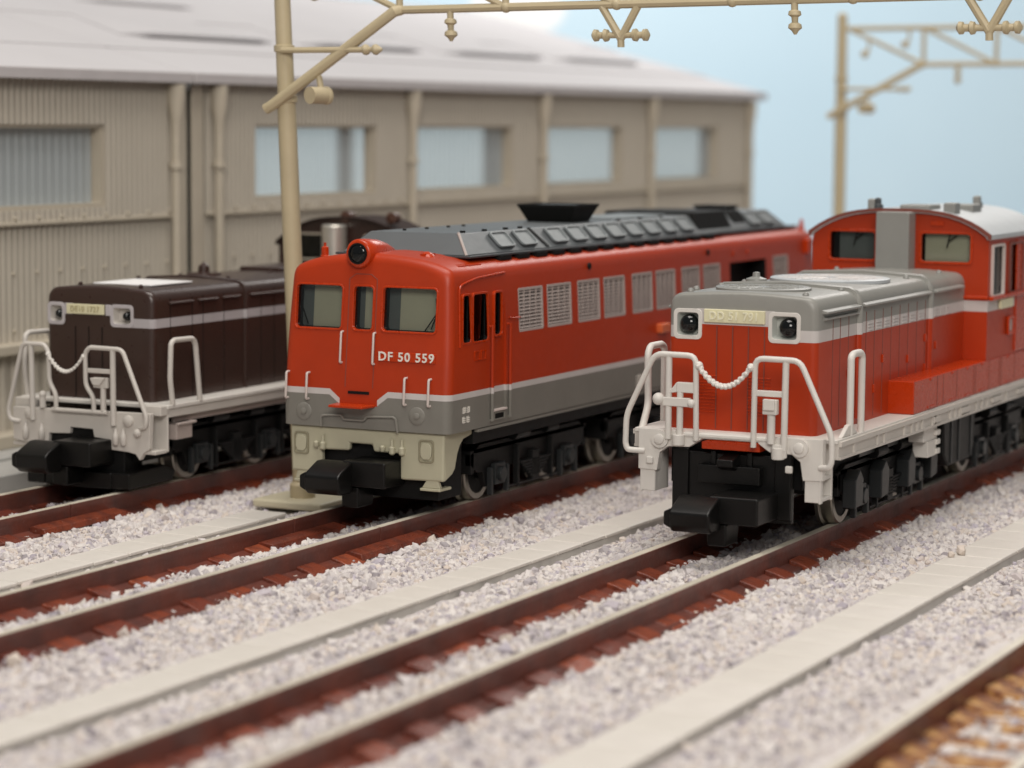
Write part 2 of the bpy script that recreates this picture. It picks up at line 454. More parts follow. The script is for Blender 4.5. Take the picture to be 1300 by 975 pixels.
# ---- cable troughs with their lids
m, n = raw('trough_concrete', 0.5, 0, 0.45)
rnd = n.new('ShaderNodeObjectInfo').outputs['Random']
c = n.mix(n.noise(1.6, 6), (0.60, 0.56, 0.51), (0.75, 0.71, 0.655))
c = n.mix(n.math('MULTIPLY', rnd, 0.30), c, (0.60, 0.565, 0.50))
c = n.mix(n.math('MULTIPLY', n.ramp(n.noise(7, 6), [(0.60, (0, 0, 0)), (0.74, (1, 1, 1))]), 0.35), c, (0.42, 0.385, 0.33))
n.color(c); n.bump(n.noise(22, 6), 0.22, 0.012)
M['trough'] = m
M['trough_side'] = plastic('trough_side', (0.52, 0.50, 0.465), 0.65)
def trough(label, ya, yb, xa, xb, pitch=0.8):
    t = thing('cable_trough', label, 'cable trough', (xa, (ya + yb) / 2, -0.625), 'cable troughs between the tracks')
    w = (yb - ya) / 2
    MB().box(0, xb - xa, -w + 0.03, w - 0.03, 0.03, 0.31).build('channel', 'trough_side', t, bevel=0.01)
    k = int((xb - xa) / pitch); pitch = (xb - xa) / k
    lid = MB().box(-pitch / 2 + 0.012, pitch / 2 - 0.012, -w, w, 0.0, 0.055).mesh('cover_slab'); lid.materials.append(M['trough'])
    for i in range(k):
        o = place('cover_slab', lid, t, bevel=0.02)
        o.location = (pitch * (i + 0.5), random.uniform(-0.006, 0.006), 0.312 + random.uniform(-0.003, 0.003)); o.rotation_euler = (0, 0, random.uniform(-0.004, 0.004))
trough('long pale cable trough between the DF 50 locomotive track and the grey-bonneted locomotive track', *TROUGHS[0])
trough('widest pale cable trough, with two loose stones on its lid, beside the ochre-stained track', *TROUGHS[1])
trough('short pale cable trough ending just before the cream mast base', *TROUGHS[2])

# ---- tracks
m, n = raw('red_brown_rail', 0.36)
c = n.mix(n.ramp(n.noise(1.4, 6), [(0.35, (0, 0, 0)), (0.68, (1, 1, 1))]), (0.095, 0.036, 0.029), (0.18, 0.048, 0.030))
d = n.ramp(n.noise(26, 3), [(0.60, (0, 0, 0)), (0.80, (1, 1, 1))])
n.color(n.mix(n.math('MULTIPLY', d, 0.22), c, (0.5, 0.42, 0.36))); n.bump(n.noise(14, 5), 0.35, 0.01)
n.put(n.b.inputs['Roughness'], n.math('ADD', n.math('MULTIPLY', n.noise(6, 4), 0.35), 0.2))
M['rail'] = m
M['rail_top'] = plastic('worn_rail_top', (0.60, 0.55, 0.45), 0.40, metal=0.0, var=0.2, dust=0.25)
m, n = raw('red_brown_sleeper', 0.30)
rnd = n.new('ShaderNodeObjectInfo').outputs['Random']
c = n.mix(rnd, (0.125, 0.026, 0.016), (0.27, 0.060, 0.024))
c = n.mix(n.ramp(n.noise(4.5, 5), [(0.45, (0, 0, 0)), (0.7, (1, 1, 1))]), c, (0.085, 0.022, 0.015))
d = n.ramp(n.noise(30, 2), [(0.62, (0, 0, 0)), (0.78, (1, 1, 1))])
n.color(n.mix(n.math('MULTIPLY', d, 0.25), c, (0.6, 0.5, 0.42))); n.bump(n.noise(24, 4), 0.5, 0.02)
n.put(n.b.inputs['Roughness'], n.math('ADD', n.math('MULTIPLY', n.noise(9, 3), 0.35), 0.15))
M['sleeper'] = m
m, n = raw('ochre_sleeper', 0.6)
n.color(n.ramp(n.noise(5.5, 5), [(0.32, (0.07, 0.024, 0.014)), (0.48, (0.25, 0.09, 0.03)), (0.60, (0.50, 0.27, 0.08)), (0.80, (0.60, 0.48, 0.33))])); n.bump(n.noise(30, 4), 0.5, 0.03)
M['sleeper_old'] = m
RAILP = [(-0.15, -0.31), (0.15, -0.31), (0.15, -0.285), (0.06, -0.255), (0.056, -0.10), (0.065, -0.075), (0.065, -0.004), (-0.065, -0.004), (-0.065, -0.075), (-0.056, -0.10), (-0.06, -0.255), (-0.15, -0.285)]
def track(key, label, joints, xa=-17, xb=42, old=False):
    yc = YT[key]
    t = thing('railway_track', label, 'railway track', (0, yc, 0), 'parallel yard tracks')
    for s in (-1, 1):
        y = 0.715 * s
        xs = [xa] + sorted(joints.get(s, [])) + [xb]
        for a, b in zip(xs[:-1], xs[1:]):
            a2, b2 = a + 0.012, b - 0.012
            r = MB().prism([(u + y, v) for u, v in RAILP], 'x', a2, b2).build('rail', 'rail', t, bevel=0.006)
            MB().box(a2 + 0.004, b2 - 0.004, y - 0.056, y + 0.056, -0.0035, 0.001).build('running_surface', 'rail_top', r, flat=True)
        for j in joints.get(s, []):
            for q in (-1, 1):
                MB().prism([(y + q * 0.068, -0.295), (y + q * 0.36, -0.30), (y + q * 0.33, -0.21), (y + q * 0.13, -0.175), (y + q * 0.068, -0.20)], 'x', j - 1.0, j + 1.0).build('rail_joiner', 'sleeper', t, bevel=0.015)
        MB().box(xa, xb, y - 0.27, y + 0.27, -0.46, -0.285).build('track_web', 'sleeper_old' if old else 'rail', t, bevel=0.02)
    sl = MB().box(-0.16, 0.16, -1.22, 1.22, -0.50, -0.335) if not old else MB().box(-0.20, 0.20, -0.90, 0.90, -0.50, -0.275)
    for s in (-1, 1):
        y = 0.715 * s
        for q in (-1, 1):
            sl.prism([(y + q * 0.052, -0.40), (y + q * 0.38, -0.40), (y + q * 0.34, -0.29), (y + q * 0.20, -0.24), (y + q * 0.052, -0.205)], 'x', -0.25, 0.25)
    me = sl.mesh('sleeper'); me.materials.append(M['sleeper_old' if old else 'sleeper'])
    x = xa + 0.6; k = 0
    while x < (26 if not old else 12):
        o = place('sleeper', me, t, bevel=0.02); o.location = (x, random.uniform(-0.03, 0.03), random.uniform(-0.035, 0.012)); o.rotation_euler = (random.uniform(-.015, .015), random.uniform(-.05, .05), random.uniform(-0.05, 0.05)); o.scale = (random.uniform(.75, 1.1), 1, 1)
        x += 0.9 if not old else 0.72
track('brown', 'railway track under the dark brown locomotive, running along the shed wall', {-1: [-1.28], 1: [-3.2]})
track('box', 'railway track under the box-cab locomotive marked DF 50 559', {-1: [-0.9], 1: [-0.85]})
track('red', 'railway track under the red locomotive with a grey bonnet', {})
track('front', 'blurred empty track with ochre-stained sleepers, beyond the widest trough', {}, old=True)

# ================================================================= ENGINE SHED (two sections)
m, n = raw('beige_sheet', 0.55)
n.color(n.mix(n.noise(0.8, 5), (0.43, 0.39, 0.325), (0.51, 0.465, 0.39))); n.bump(n.noise(18, 4), 0.1)
M['sheet'] = m
M['trim'] = plastic('beige_trim', (0.50, 0.445, 0.355), 0.5)
m, n = raw('pale_roof', 0.65)
n.color(n.mix(n.noise(0.35, 6), (0.51, 0.495, 0.505), (0.585, 0.57, 0.58))); n.bump(n.noise(12, 4), 0.1)
M['roof'] = m
M['gutter'] = plastic('grey_gutter', (0.52, 0.49, 0.49), 0.5)
M['inside'] = plastic('shed_inside', (0.75, 0.79, 0.80), 0.8)
M['gap_shade'] = plastic('gap_shade_paint', (0.05, 0.055, 0.055), 0.8)  # near-black tone painting the shade in vents, gaps and louvres
def m_pane():
    m = bpy.data.materials.new('cloudy_pane'); m.use_nodes = True; t = m.node_tree
    p = t.nodes['Principled BSDF']; p.inputs['Base Color'].default_value = (0.60, 0.655, 0.67, 1); p.inputs['Roughness'].default_value = 0.25
    tr = t.nodes.new('ShaderNodeBsdfTransparent'); mx = t.nodes.new('ShaderNodeMixShader'); mx.inputs[0].default_value = 0.64
    tr.inputs[0].default_value = (1.0, 0.97, 0.92, 1)
    t.links.new(tr.outputs[0], mx.inputs[1]); t.links.new(p.outputs[0], mx.inputs[2]); t.links.new(mx.outputs[0], t.nodes['Material Output'].inputs[0])
    return m
M['pane'] = m_pane()
YW, EAVE_Y, EAVE_Z, SLOPE, RIDGE_Y = 9.0, 8.7, 6.50, 0.25, 18.6
def roof_z(y): return EAVE_Z + SLOPE * (y - EAVE_Y)
def ribs(mb, x0, x1, y, z0, z1, pitch=0.165, dep=0.035, back=0.10):
    k = max(1, int(round((x1 - x0) / pitch))); p = (x1 - x0) / k; pts = []
    for i in range(k):
        a = x0 + i * p; pts += [(a, y), (a + p * 0.42, y), (a + p * 0.56, y - dep), (a + p * 0.86, y - dep)]
    pts += [(x1, y), (x1, y + back), (x0, y + back)]
    return mb.prism(pts, 'z', z0, z1)

def downpipe(par, x):
    mb = MB()
    mb.lathe((x, YW - 0.19, 0.3), (0, 0, 1), [(0, 0.09), (4.95, 0.09), (5.3, 0.11), (5.62, 0.17), (5.98, 0.18)], 14)
    mb.lathe((x, YW - 0.19, 4.72), (0, 0, 1), [(0, 0.13), (0.10, 0.13)], 14); mb.lathe((x, YW - 0.19, 2.5), (0, 0, 1), [(0, 0.12), (0.08, 0.12)], 14)
    return mb.build('downpipe', 'trim', par)

def vent(par, xa, xb, ya, depth=2.6, lift=0.11):
    za, zb = roof_z(ya) + 0.05, roof_z(ya + depth) + 0.05
    v = MB()
    A = [(xa, ya, za + lift), (xb, ya, za + lift), (xb + 0.9, ya + 0.2, za + 0.06), (xb + 0.2, ya + depth, zb), (xa + 0.2, ya + depth, zb), (xa - 0.9, ya + 0.2, za + 0.06)]
    v.add(A + [(p[0], p[1] + 0.02, p[2] - 0.07) for p in A], [(0, 1, 4), (1, 2, 3), (1, 3, 4), (0, 4, 5), (6, 10, 7), (7, 9, 8), (7, 10, 9), (6, 11, 10), (0, 6, 7, 1), (1, 7, 8, 2), (2, 8, 9, 3), (3, 9, 10, 4), (4, 10, 11, 5), (5, 11, 6, 0)])
    o = v.build('roof_vent', 'roof', par, angle=20)
    MB().box(xa + 0.1, xb - 0.1, ya + 0.35, ya + 0.42, za - 0.1, za + lift - 0.12).build('vent_shade_strip', 'gap_shade', o, flat=True)  # dark strip painted as the shadow under the vent lip
    return o

def shed(label, xa, xb, rxa, rxb, wins, pipes, vents, pitch, gable, ends):
    t = thing('engine_shed', label, 'shed', ((xa + xb) / 2, YW, 0), 'corrugated engine shed sections')
    made = []                                   # parts are written in yard coordinates, then shifted to the shed's own origin
    def B(mb, name, mat, par=None, **k):
        o = mb.build(name, mat, None, **k); made.append((o, par)); return o
    B(ribs(MB(), xa, xb, YW, 1.62, 3.86, pitch), 'lower_cladding', 'sheet')
    up = MB(); cuts = [xa] + [v for w in wins for v in w] + [xb]
    for i in range(0, len(cuts), 2): ribs(up, cuts[i], cuts[i + 1], YW - 0.05, 3.84, EAVE_Z - 0.02, pitch)
    for a, b in wins:
        ribs(up, a, b, YW - 0.05, 5.53, EAVE_Z - 0.02, pitch); ribs(up, a, b, YW - 0.05, 3.84, 4.06, pitch)
    B(up, 'upper_cladding', 'sheet')
    B(MB().box(xa, xb, YW - 0.13, YW + 0.05, 3.80, 3.855), 'sill_rail', 'trim', bevel=0.01)
    bl = MB(); x = xa + 0.35
    while x < xb: bl.ball((x, YW - 0.045, 2.98), 0.036, 8, 5); bl.ball((x, YW - 0.10, 3.93), 0.036, 8, 5); bl.ball((x, YW - 0.045, 2.0), 0.036, 8, 5); x += 0.66
    B(bl, 'cladding_bolts', 'trim')['kind'] = 'stuff'
    B(MB().box(xa, xb, YW - 0.32, YW + 0.1, 1.62, 1.80), 'plinth_ledge', 'trim', bevel=0.03)
    B(ribs(MB(), xa, xb, YW + 0.02, 0.30, 1.62, 0.30, 0.06), 'plinth_wall', 'sheet')
    B(MB().box(xa - 0.2, xb + 0.2, 8.0, YW + 0.3, -0.6, 0.06), 'footing', 'concrete', bevel=0.03)
    B(MB().box(xa - 0.1, xb + 0.1, 8.55, YW + 0.3, 0.06, 0.30), 'footing_step', 'trim', bevel=0.03)
    for a, b in wins:
        fr = MB().ring(rrect(a - 0.02, b + 0.02, 4.05, 5.55, 0.02, 1), rrect(a + 0.07, b - 0.07, 4.13, 5.47, 0.02, 1), 'y', YW - 0.02, YW + 0.22)
        w = B(fr, 'window', 'trim')
        k = 20; pp = (b - a - 0.16) / k; pts = []
        for i in range(k): pts += [(a + 0.08 + i * pp, YW + 0.20), (a + 0.08 + (i + 0.45) * pp, YW + 0.20), (a + 0.08 + (i + 0.55) * pp, YW + 0.18), (a + 0.08 + (i + 0.9) * pp, YW + 0.18)]
        pts.append((b - 0.08, YW + 0.20)); q = len(pts)
        pn = MB().add([(x, y, 4.12) for x, y in pts] + [(x, y, 5.49) for x, y in pts], [(i, i + 1, q + i + 1, q + i) for i in range(q - 1)])   # one sheet of ribbed plastic
        B(pn, 'pane', 'pane', w, flat=True)
    yb = 2 * RIDGE_Y - YW
    for gx in ends:                                     # open gable lets sky show; piers added to darken bands of the panes
        zr = roof_z(RIDGE_Y) - 0.15
        B(MB().prism([(YW + 0.101, 5.75), (yb, 5.75), (yb, 6.35), (RIDGE_Y, zr), (YW + 0.101, 6.40)], 'x', gx, gx + .12), 'gable_wall', 'sheet')
        for ya, yc in ((YW + 0.101, 10.55), (13.0, 13.4), (17.1, 17.7), (22.4, 22.9), (26.8, yb)): B(MB().box(gx, gx + .12, ya, yc, 0.06, 5.75), 'pane_band_pier', 'sheet')
    B(MB().box(xa + .13, xb - .13, yb - 0.1, yb, 0.3, 6.3), 'back_wall', 'sheet')
    rows = [(EAVE_Y, 10.7, 0.0), (10.6, 13.6, 0.035), (13.5, RIDGE_Y, 0.07)]
    for a, b, h in rows:
        B(MB().prism([(a, roof_z(a) + h - 0.06), (b, roof_z(b) + h - 0.06), (b, roof_z(b) + h), (a, roof_z(a) + h)], 'x', rxa, rxb), 'roof_sheet', 'roof', bevel=0.012)
    B(MB().prism([(RIDGE_Y - 0.05, roof_z(RIDGE_Y) + 0.0), (2 * RIDGE_Y - EAVE_Y, EAVE_Z - 0.05), (2 * RIDGE_Y - EAVE_Y, EAVE_Z + 0.02), (RIDGE_Y - 0.05, roof_z(RIDGE_Y) + 0.085)], 'x', rxa, rxb), 'roof_sheet', 'roof')
    B(MB().box(rxa, rxb, EAVE_Y - 0.06, EAVE_Y + 0.02, EAVE_Z - 0.20, EAVE_Z + 0.005), 'gutter', 'gutter', bevel=0.02)
    for x in pipes: made.append((downpipe(None, x), None))
    for v in vents: made.append((vent(None, *v), None))
    B(MB().box(8.4, 9.6, YW + 0.30, YW + 0.34, 0.3, 6.2), 'gap_shade_sheet', 'gap_shade', flat=True) if len(wins) == 4 else None  # dark sheet painting the shade in the gap between sections
    for gx in gable:
        B(MB().box(gx[0], gx[1], YW - 0.10, YW - 0.03, 0.3, 6.28), 'corner_post', 'trim', bevel=0.02)
    for o, par in made:
        if par is not None: o.parent = par
        else: o.parent = t; o.location = (-t.location.x, -t.location.y, 0)
    return t
shed('corrugated beige shed section with one big cloudy window in view, behind the brown locomotive', -8.0, 8.52, -8.3, 8.66, [(-5.2, -0.2), (1.5, 6.24)],
     [8.30], [(-0.5, 5.0, 11.5), (3.5, 8.2, 14.9)], 0.165, [(8.60, 8.80)], [-8.0])
shed('beige corrugated shed section with four cloudy windows, behind the DF 50 locomotive and mast', 9.50, 38.3, 8.72, 38.8, [(11.25, 16.1), (17.84, 22.68), (24.36, 29.06), (31.02, 35.69)],
     [9.76, 17.5, 24.1, 30.7, 37.9], [(11.6, 15.6, 11.55), (18.4, 22.4, 11.55), (25.2, 29.2, 11.55), (31.6, 35.6, 11.55), (14.4, 17.6, 14.9)], 0.165, [(9.0, 9.36)], [38.18])

# ================================================================= LOCOMOTIVES
M['recess_shade'] = plastic('skirt_shadow_line', (0.27, 0.245, 0.165), 0.5)  # darker cream paints the shade of the recessed plate frames
M['nose_grey'] = plastic('nose_grey', GREY_BODY, 0.42)
def wheelset(par, x, r=0.43):
    for s in (-1, 1):
        MB().lathe((x, s * 0.56, r), (0, s, 0), [(0, 0.05), (0.0, r + 0.05), (0.05, r + 0.05), (0.07, r), (0.22, r - 0.012), (0.24, r - 0.03), (0.24, r - 0.11), (0.20, r - 0.13), (0.20, 0.05)], 32).build('wheel', 'wheel', par)
        h = MB().cyl((x, s * 0.765, r), (x, s * 0.785, r), r - 0.035, 28); h.cyl((x, s * 0.56, r), (x, s * 0.84, r), 0.1, 12)
        h.build('wheel_centre', 'black_matt', par)

def bogie(root, axles, half=1.04, style='leaf', z=0.0):
    """side frames, axle boxes, springs and brake gear round the given axles; wheels are sub-parts"""
    xa, xb = axles[0] - 0.80, axles[-1] + 0.80
    f = MB(); boxes = []
    for s in (-1, 1):
        y0, y1 = sorted((s * (half - 0.10), s * half))
        o0, o1 = sorted((s * half, s * (half + 0.09)))
        poly = [(xa, 0.62), (xa + 0.25, 0.50)]
        for a in axles: poly += [(a - 0.42, 0.50), (a - 0.30, 0.26), (a + 0.30, 0.26), (a + 0.42, 0.50)]
        poly += [(xb - 0.25, 0.50), (xb, 0.62), (xb, 0.80), (xb - 0.3, 0.92), (xa + 0.3, 0.92), (xa, 0.80)]
        f.prism(poly, 'y', y0, y1)
        f.box(xa + 0.1, xb - 0.1, y0, o1, 0.80, 0.86)
        for a in axles:
            bx = MB(); boxes.append(bx)
            bx.box(a - 0.17, a + 0.17, o0, o1 + 0.02 * s if s > 0 else o1, 0.28, 0.60); bx.cyl((a, s * (half + .02), 0.43), (a, s * (half + 0.15), 0.43), 0.115, 12)
            bx.box(a - 0.30, a - 0.23, o0, o1, 0.14, 0.55); bx.box(a + 0.23, a + 0.30, o0, o1, 0.14, 0.55)
        for a, b in zip(axles[:-1], axles[1:]):
            c = (a + b) / 2
            for i in range(6):
                w = 0.52 - i * 0.065; f.box(c - w, c + w, o0, o1 - 0.01, 0.50 - i * 0.045, 0.54 - i * 0.045)
            f.box(c - 0.12, c + 0.12, o0, o1, 0.20, 0.66); f.box(c - 0.62, c - 0.56, o0, o1, 0.16, 0.8); f.box(c + 0.56, c + 0.62, o0, o1, 0.16, 0.8)
            f.tube([(c - 0.9, s * (half + 0.06), 0.20), (c + 0.9, s * (half + 0.06), 0.20)], 0.022, 6)
            f.cyl((c - 0.75, s * (half + 0.05), 0.98), (c - 0.30, s * (half + 0.05), 0.98), 0.10, 12); f.cyl((c + 0.35, s * (half + 0.05), 0.96), (c + 0.75, s * (half + 0.05), 0.96), 0.085, 12)
    f.box(xa, xa + 0.10, -half, half, 0.50, 0.85); f.box(xb - 0.10, xb, -half, half, 0.50, 0.85); f.box(xa + 0.3, xb - 0.3, -0.5, 0.5, 0.55, 1.15)
    b = f.build('bogie', 'underframe', root, bevel=0.012, seg=1)
    for bx in boxes: bx.build('axle_box', 'axlebox', b, bevel=0.015, seg=1)
    for a in axles: wheelset(b, a)
    return b

def coupler(root, x=0.0, dz=0.0, dy=0.0):
    c = MB()
    c.box(x - 0.45, x + 0.45, -0.56, 0.14, 0.43 + dz, 0.80 + dz)                       # head plate and shank
    c.box(x + 0.45, x + 1.3, -0.34, 0.34, 0.50 + dz, 0.92 + dz)
    sh = lambda a, b, c_: (a, b + dy, c_)
    o = c.warp(sh).build('coupler', 'black', root, bevel=0.03, seg=2)
    MB().prism([(x - 0.80, 0.40 + dz), (x - 0.72, 0.33 + dz), (x - 0.43, 0.33 + dz), (x - 0.30, 0.78 + dz), (x - 0.46, 0.78 + dz), (x - 0.74, 0.66 + dz), (x - 0.82, 0.60 + dz)], 'y', -0.02, 0.56).warp(sh).build('coupler_jaw', 'black', o, bevel=0.035, seg=2)
    MB().prism([(0.545, 0.38), (0.64, 0.43), (0.64, 0.60), (0.545, 0.65)], 'x', x - 0.79, x - 0.45).warp(lambda a, b, c_: (a, b + dy, c_ + dz)).build('coupler_lip', 'black', o, bevel=0.02)
    MB().prism([(x - 0.40, 0.12 + dz), (x + 0.05, 0.12 + dz), (x + 0.08, 0.425 + dz), (x - 0.40, 0.425 + dz)], 'y', -0.10, 0.18).warp(sh).build('trip_post', 'black', o, bevel=0.03)
    return o

def chain(par, a, m, b, mat='white', r=0.042):
    """sagging chain of beads"""
    c = MB(); a, m, b = Vector(a), Vector(m), Vector(b); k = 26
    for i in range(k + 1):
        t = i / k; y = a.lerp(b, t); sag = 4 * t * (1 - t)
        p = Vector((y.x - 0.02 + (0.012 if i % 2 else -0.012), y.y, y.z + (m.z - (a.z + b.z) / 2) * sag + (0.008 if i % 2 else -0.008))); c.ball(p, r * 0.92, 8, 5, (1, 1.15, .95) if i % 2 else (.9, 0.95, 0.85))
    pts = [(a.lerp(b, i / 20).x - 0.02, a.lerp(b, i / 20).y, a.lerp(b, i / 20).z + (m.z - (a.z + b.z) / 2) * 4 * (i / 20) * (1 - i / 20)) for i in range(21)]
    c.tube(pts, r * 0.75, 6); c.ball((a.x, a.y, a.z), r * 1.35, 10, 6); c.ball((b.x, b.y, b.z), r * 1.35, 10, 6)
    return c.build('chain', mat, par)

# ----------------------------------------------------------------- box-cab locomotive DF 50 559
LB, ZB = 15.35, 1.235
def rk(z): return 0.088 * max(0.0, z - 1.7)
def shear(x, y, z): return (x + rk(z), y, z)
HALF = [(1.374, ZB), (1.374, 1.70), (1.366, 2.40), (1.345, 2.90), (1.320, 3.36), (1.312, 3.44), (1.285, 3.505), (1.235, 3.552), (1.16, 3.588), (1.05, 3.625), (0.88, 3.670), (0.62, 3.71), (0.3, 3.745), (0.0, 3.757)]
def section(ins):
    h = [(y * (1 - ins / 1.37), ZB + (z - ZB) * (1 - ins / 2.5)) for y, z in HALF]
    return [(-y, z) for y, z in h] + [(y, z) for y, z in reversed(h[:-1])]
def loft_body():
    mb = MB(); R = 0.13; st = []
    for i in range(6):
        a = radians(90 * i / 5); st.append((R * (1 - sin(a)), R * (1 - cos(a))))      # (x offset, inset): face -> side
    st = [(R * (1 - cos(radians(90 * i / 5))), R * (1 - sin(radians(90 * i / 5)))) for i in range(6)]
    rows = []
    for x, ins in st: rows.append([(x + rk(z), y, z) for y, z in section(ins)])
    for x in (0.9, 7.5, LB - 0.9): rows.append([(x, y, z) for y, z in section(0)])
    for x, ins in reversed(st): rows.append([(LB - x - rk(z), y, z) for y, z in section(ins)])
    n = len(rows[0]); vs = [p for r in rows for p in r]; fs = []
    for i in range(len(rows) - 1):
        for k in range(n): fs.append((i * n + k, i * n + (k + 1) % n, (i + 1) * n + (k + 1) % n, (i + 1) * n + k))
    for o in (0, (len(rows) - 1) * n):
        fs.append((o, o + 1, o + n - 2, o + n - 1)); fs.append(tuple(o + k for k in range(1, n - 1)))
    return mb.add(vs, fs)
def livery_box(n, x, y, z):
    ay = n.math('ABSOLUTE', n.math('SUBTRACT', y, 0.10))
    dip = n.math('MULTIPLY', n.math('SUBTRACT', 1.0, n.math('DIVIDE', n.math('SUBTRACT', ay, 0.30), 0.18), True), 0.135)
    dip = n.math('MULTIPLY', dip, n.math('LESS_THAN', x, 0.3))
    zz = n.math('ADD', z, dip)
    c = n.mix(n.math('GREATER_THAN', zz, 1.705), GREY_BODY, WHITE_LINE)
    c = n.mix(n.math('GREATER_THAN', zz, 1.79), c, RED)
    mid = n.math('MULTIPLY', n.math('LESS_THAN', ay, 0.31), n.math('LESS_THAN', x, 0.3))
    mid = n.math('MULTIPLY', mid, n.math('GREATER_THAN', z, 1.57))
    return n.mix(mid, c, RED)
M['livery_box'] = livery('red_over_grey_body', livery_box, 0.40)

box = thing('diesel_locomotive', 'orange-red box-cab diesel locomotive with a grey lower band and DF 50 559 on its nose', 'locomotive', (0, YT['box'], 0))
FWIN = [(0.435, 1.200, 2.655, 3.275), (-0.075, 0.245, 2.655, 3.275), (-1.105, -0.235, 2.655, 3.275)]
SWIN = [(0.44, 0.67, 2.50, 3.17), (0.755, 1.205, 2.50, 3.17)]
LOUV = [(2.25, 3.07), (3.23, 4.08), (4.33, 5.14), (5.31, 6.12), (6.43, 7.24), (7.41, 8.22), (8.52, 9.31), (9.48, 10.26), (12.92, 13.69)]
cutr = MB()
for a, b, c, d in FWIN:
    t = MB().prism(rrect(a, b, c, d, 0.06), 'x', -0.4, 0.36); cutr.add([shear(*p) for p in t.v], t.f)
for a, b, c, d in SWIN: cutr.prism(rrect(a, b, c, d, 0.05), 'y', -1.8, -1.12)
cutr.prism(rrect(1.43, 1.66, 2.55, 3.16, 0.05), 'y', -1.8, -1.12)
cutr.box(10.73, 12.54, -1.8, -0.9, 2.50, 3.16)
me = loft_body().mesh('body'); me.materials.append(M['livery_box'])
me = cut(me, cutr, 'black_matt')
c2 = MB()
for a, b in LOUV: c2.box(a, b, -1.8, -1.30, 2.54, 3.17)
c2.prism([(1.29, 1.44), (1.80, 1.44), (1.80, 3.36), (1.29, 3.30)], 'y', -1.8, -1.335)
me = cut(me, c2, 'livery_box')
place('body', me, box, angle=28)

# nose details, written on an upright nose and leaned back with it
def nose(mb, name, mat, par=box, **k): return mb.warp(shear).build(name, mat, par, **k)
for a, b, c, d in FWIN:
    w = nose(MB().ring(rrect(a - 0.025, b + 0.025, c - 0.025, d + 0.025, 0.075), rrect(a + 0.004, b - 0.004, c + 0.004, d - 0.004, 0.056), 'x', -0.014, 0.06), 'window_frame', 'red', bevel=0.010)
    nose(MB().box(0.05, 0.055, a - 0.01, b + 0.01, c - 0.01, d + 0.01), 'window_glass', 'glass', w, flat=True)
    nose(MB().box(0.20, 0.215, b - (0.30 if b - a > 0.5 else 0.15), b, c + 0.01, d), 'edge_tone_strip', 'mid_grey', w, flat=True)  # grey strip paints the soft dark edge beside the blind
    y1 = b - (0.20 if b - a > 0.5 else 0.10)
    nose(MB().box(0.17, 0.22, a + 0.0, y1, c + 0.01, d - 0.0), 'window_blind', 'blind', w, flat=True)
for pts in ([(1.02, 2.70), (1.16, 3.02), (1.13, 3.20)], [(-1.09, 2.94), (-0.90, 2.67)], [(-1.06, 3.14), (-1.09, 2.93), (-1.0, 2.70)], [(1.12, 2.72), (1.17, 2.95)]):
    nose(MB().tube([(0.06, y, z) for y, z in pts], 0.010, 5), 'wiper', 'black')
groove = MB()
for (y0, z0, y1, z1) in ((0.325, 1.83, 0.325, 3.38), (-0.130, 1.83, -0.130, 3.38), (0.325, 3.38, 0.22, 3.45), (-0.13, 3.38, -0.03, 3.45), (0.22, 3.45, -0.03, 3.45)):
    groove.tube([(-0.001, y0, z0), (-0.001, y1, z1)], 0.006, 5)
nose(groove, 'door_seam', 'rubber')
nose(MB().box(-0.012, 0.02, -0.075, 0.27, 1.735, 1.775), 'door_sill_slot', 'black_matt')
for y in (0.398, -0.137):
    h = MB().tube(bend([(0.0, y, 2.62), (-0.055, y, 2.62), (-0.055, y, 2.175), (0.0, y, 2.175)], 0.03), 0.016, 6); nose(h, 'door_handrail', 'silver_bar')
for y in (1.275, 0.93, -0.68, -1.07):
    h = MB().tube(bend([(0.0, y, 2.005), (-0.07, y, 2.005), (-0.07, y, 1.625), (0.0, y, 1.625)], 0.03), 0.018, 6); nose(h, 'nose_handrail', 'silver_bar')
pl = nose(MB().box(-0.022, 0.02, -1.13, -0.195, 2.225, 2.362), 'number_plate', 'red', bevel=0.008)
lt = letters('number_lettering', 'DF 50 559', 0.178, 0.007, 'front', (rk(2.295) - 0.026, -0.665, 2.292), 'white_letter', pl, 1.04, 1.16, 0.003)
st = MB(); st.prism([(-0.30, 0.425), (-0.30, -0.130), (-0.02, -0.175), (0.05, -0.175), (0.05, 0.465), (-0.02, 0.465)], 'z', 1.555, 1.592)
nose(st, 'nose_step', 'red', bevel=0.01)
for y, z in ((1.005, 1.44), (-0.86, 1.47)):
    d = MB().lathe((0.03, y, z), (-1, 0, 0), [(0, 0.135), (0.035, 0.130), (0.042, 0.12), (0.042, 0.05), (0.06, 0.045), (0.068, 0.025), (0.07, 0.001)], 24); d.build('tail_lamp_cover', 'nose_grey', box, angle=50)
hose = MB().tube(bend([(-0.03, 0.70, 1.24), (-0.035, 0.70, 1.40), (-0.035, 0.36, 1.42), (-0.035, 0.33, 1.36), (-0.035, -0.02, 1.36), (-0.035, -0.05, 1.42), (-0.035, -0.53, 1.44), (-0.03, -0.56, 1.22)], 0.06), 0.017, 6)
hose.build('brake_pipe', 'nose_grey', box)
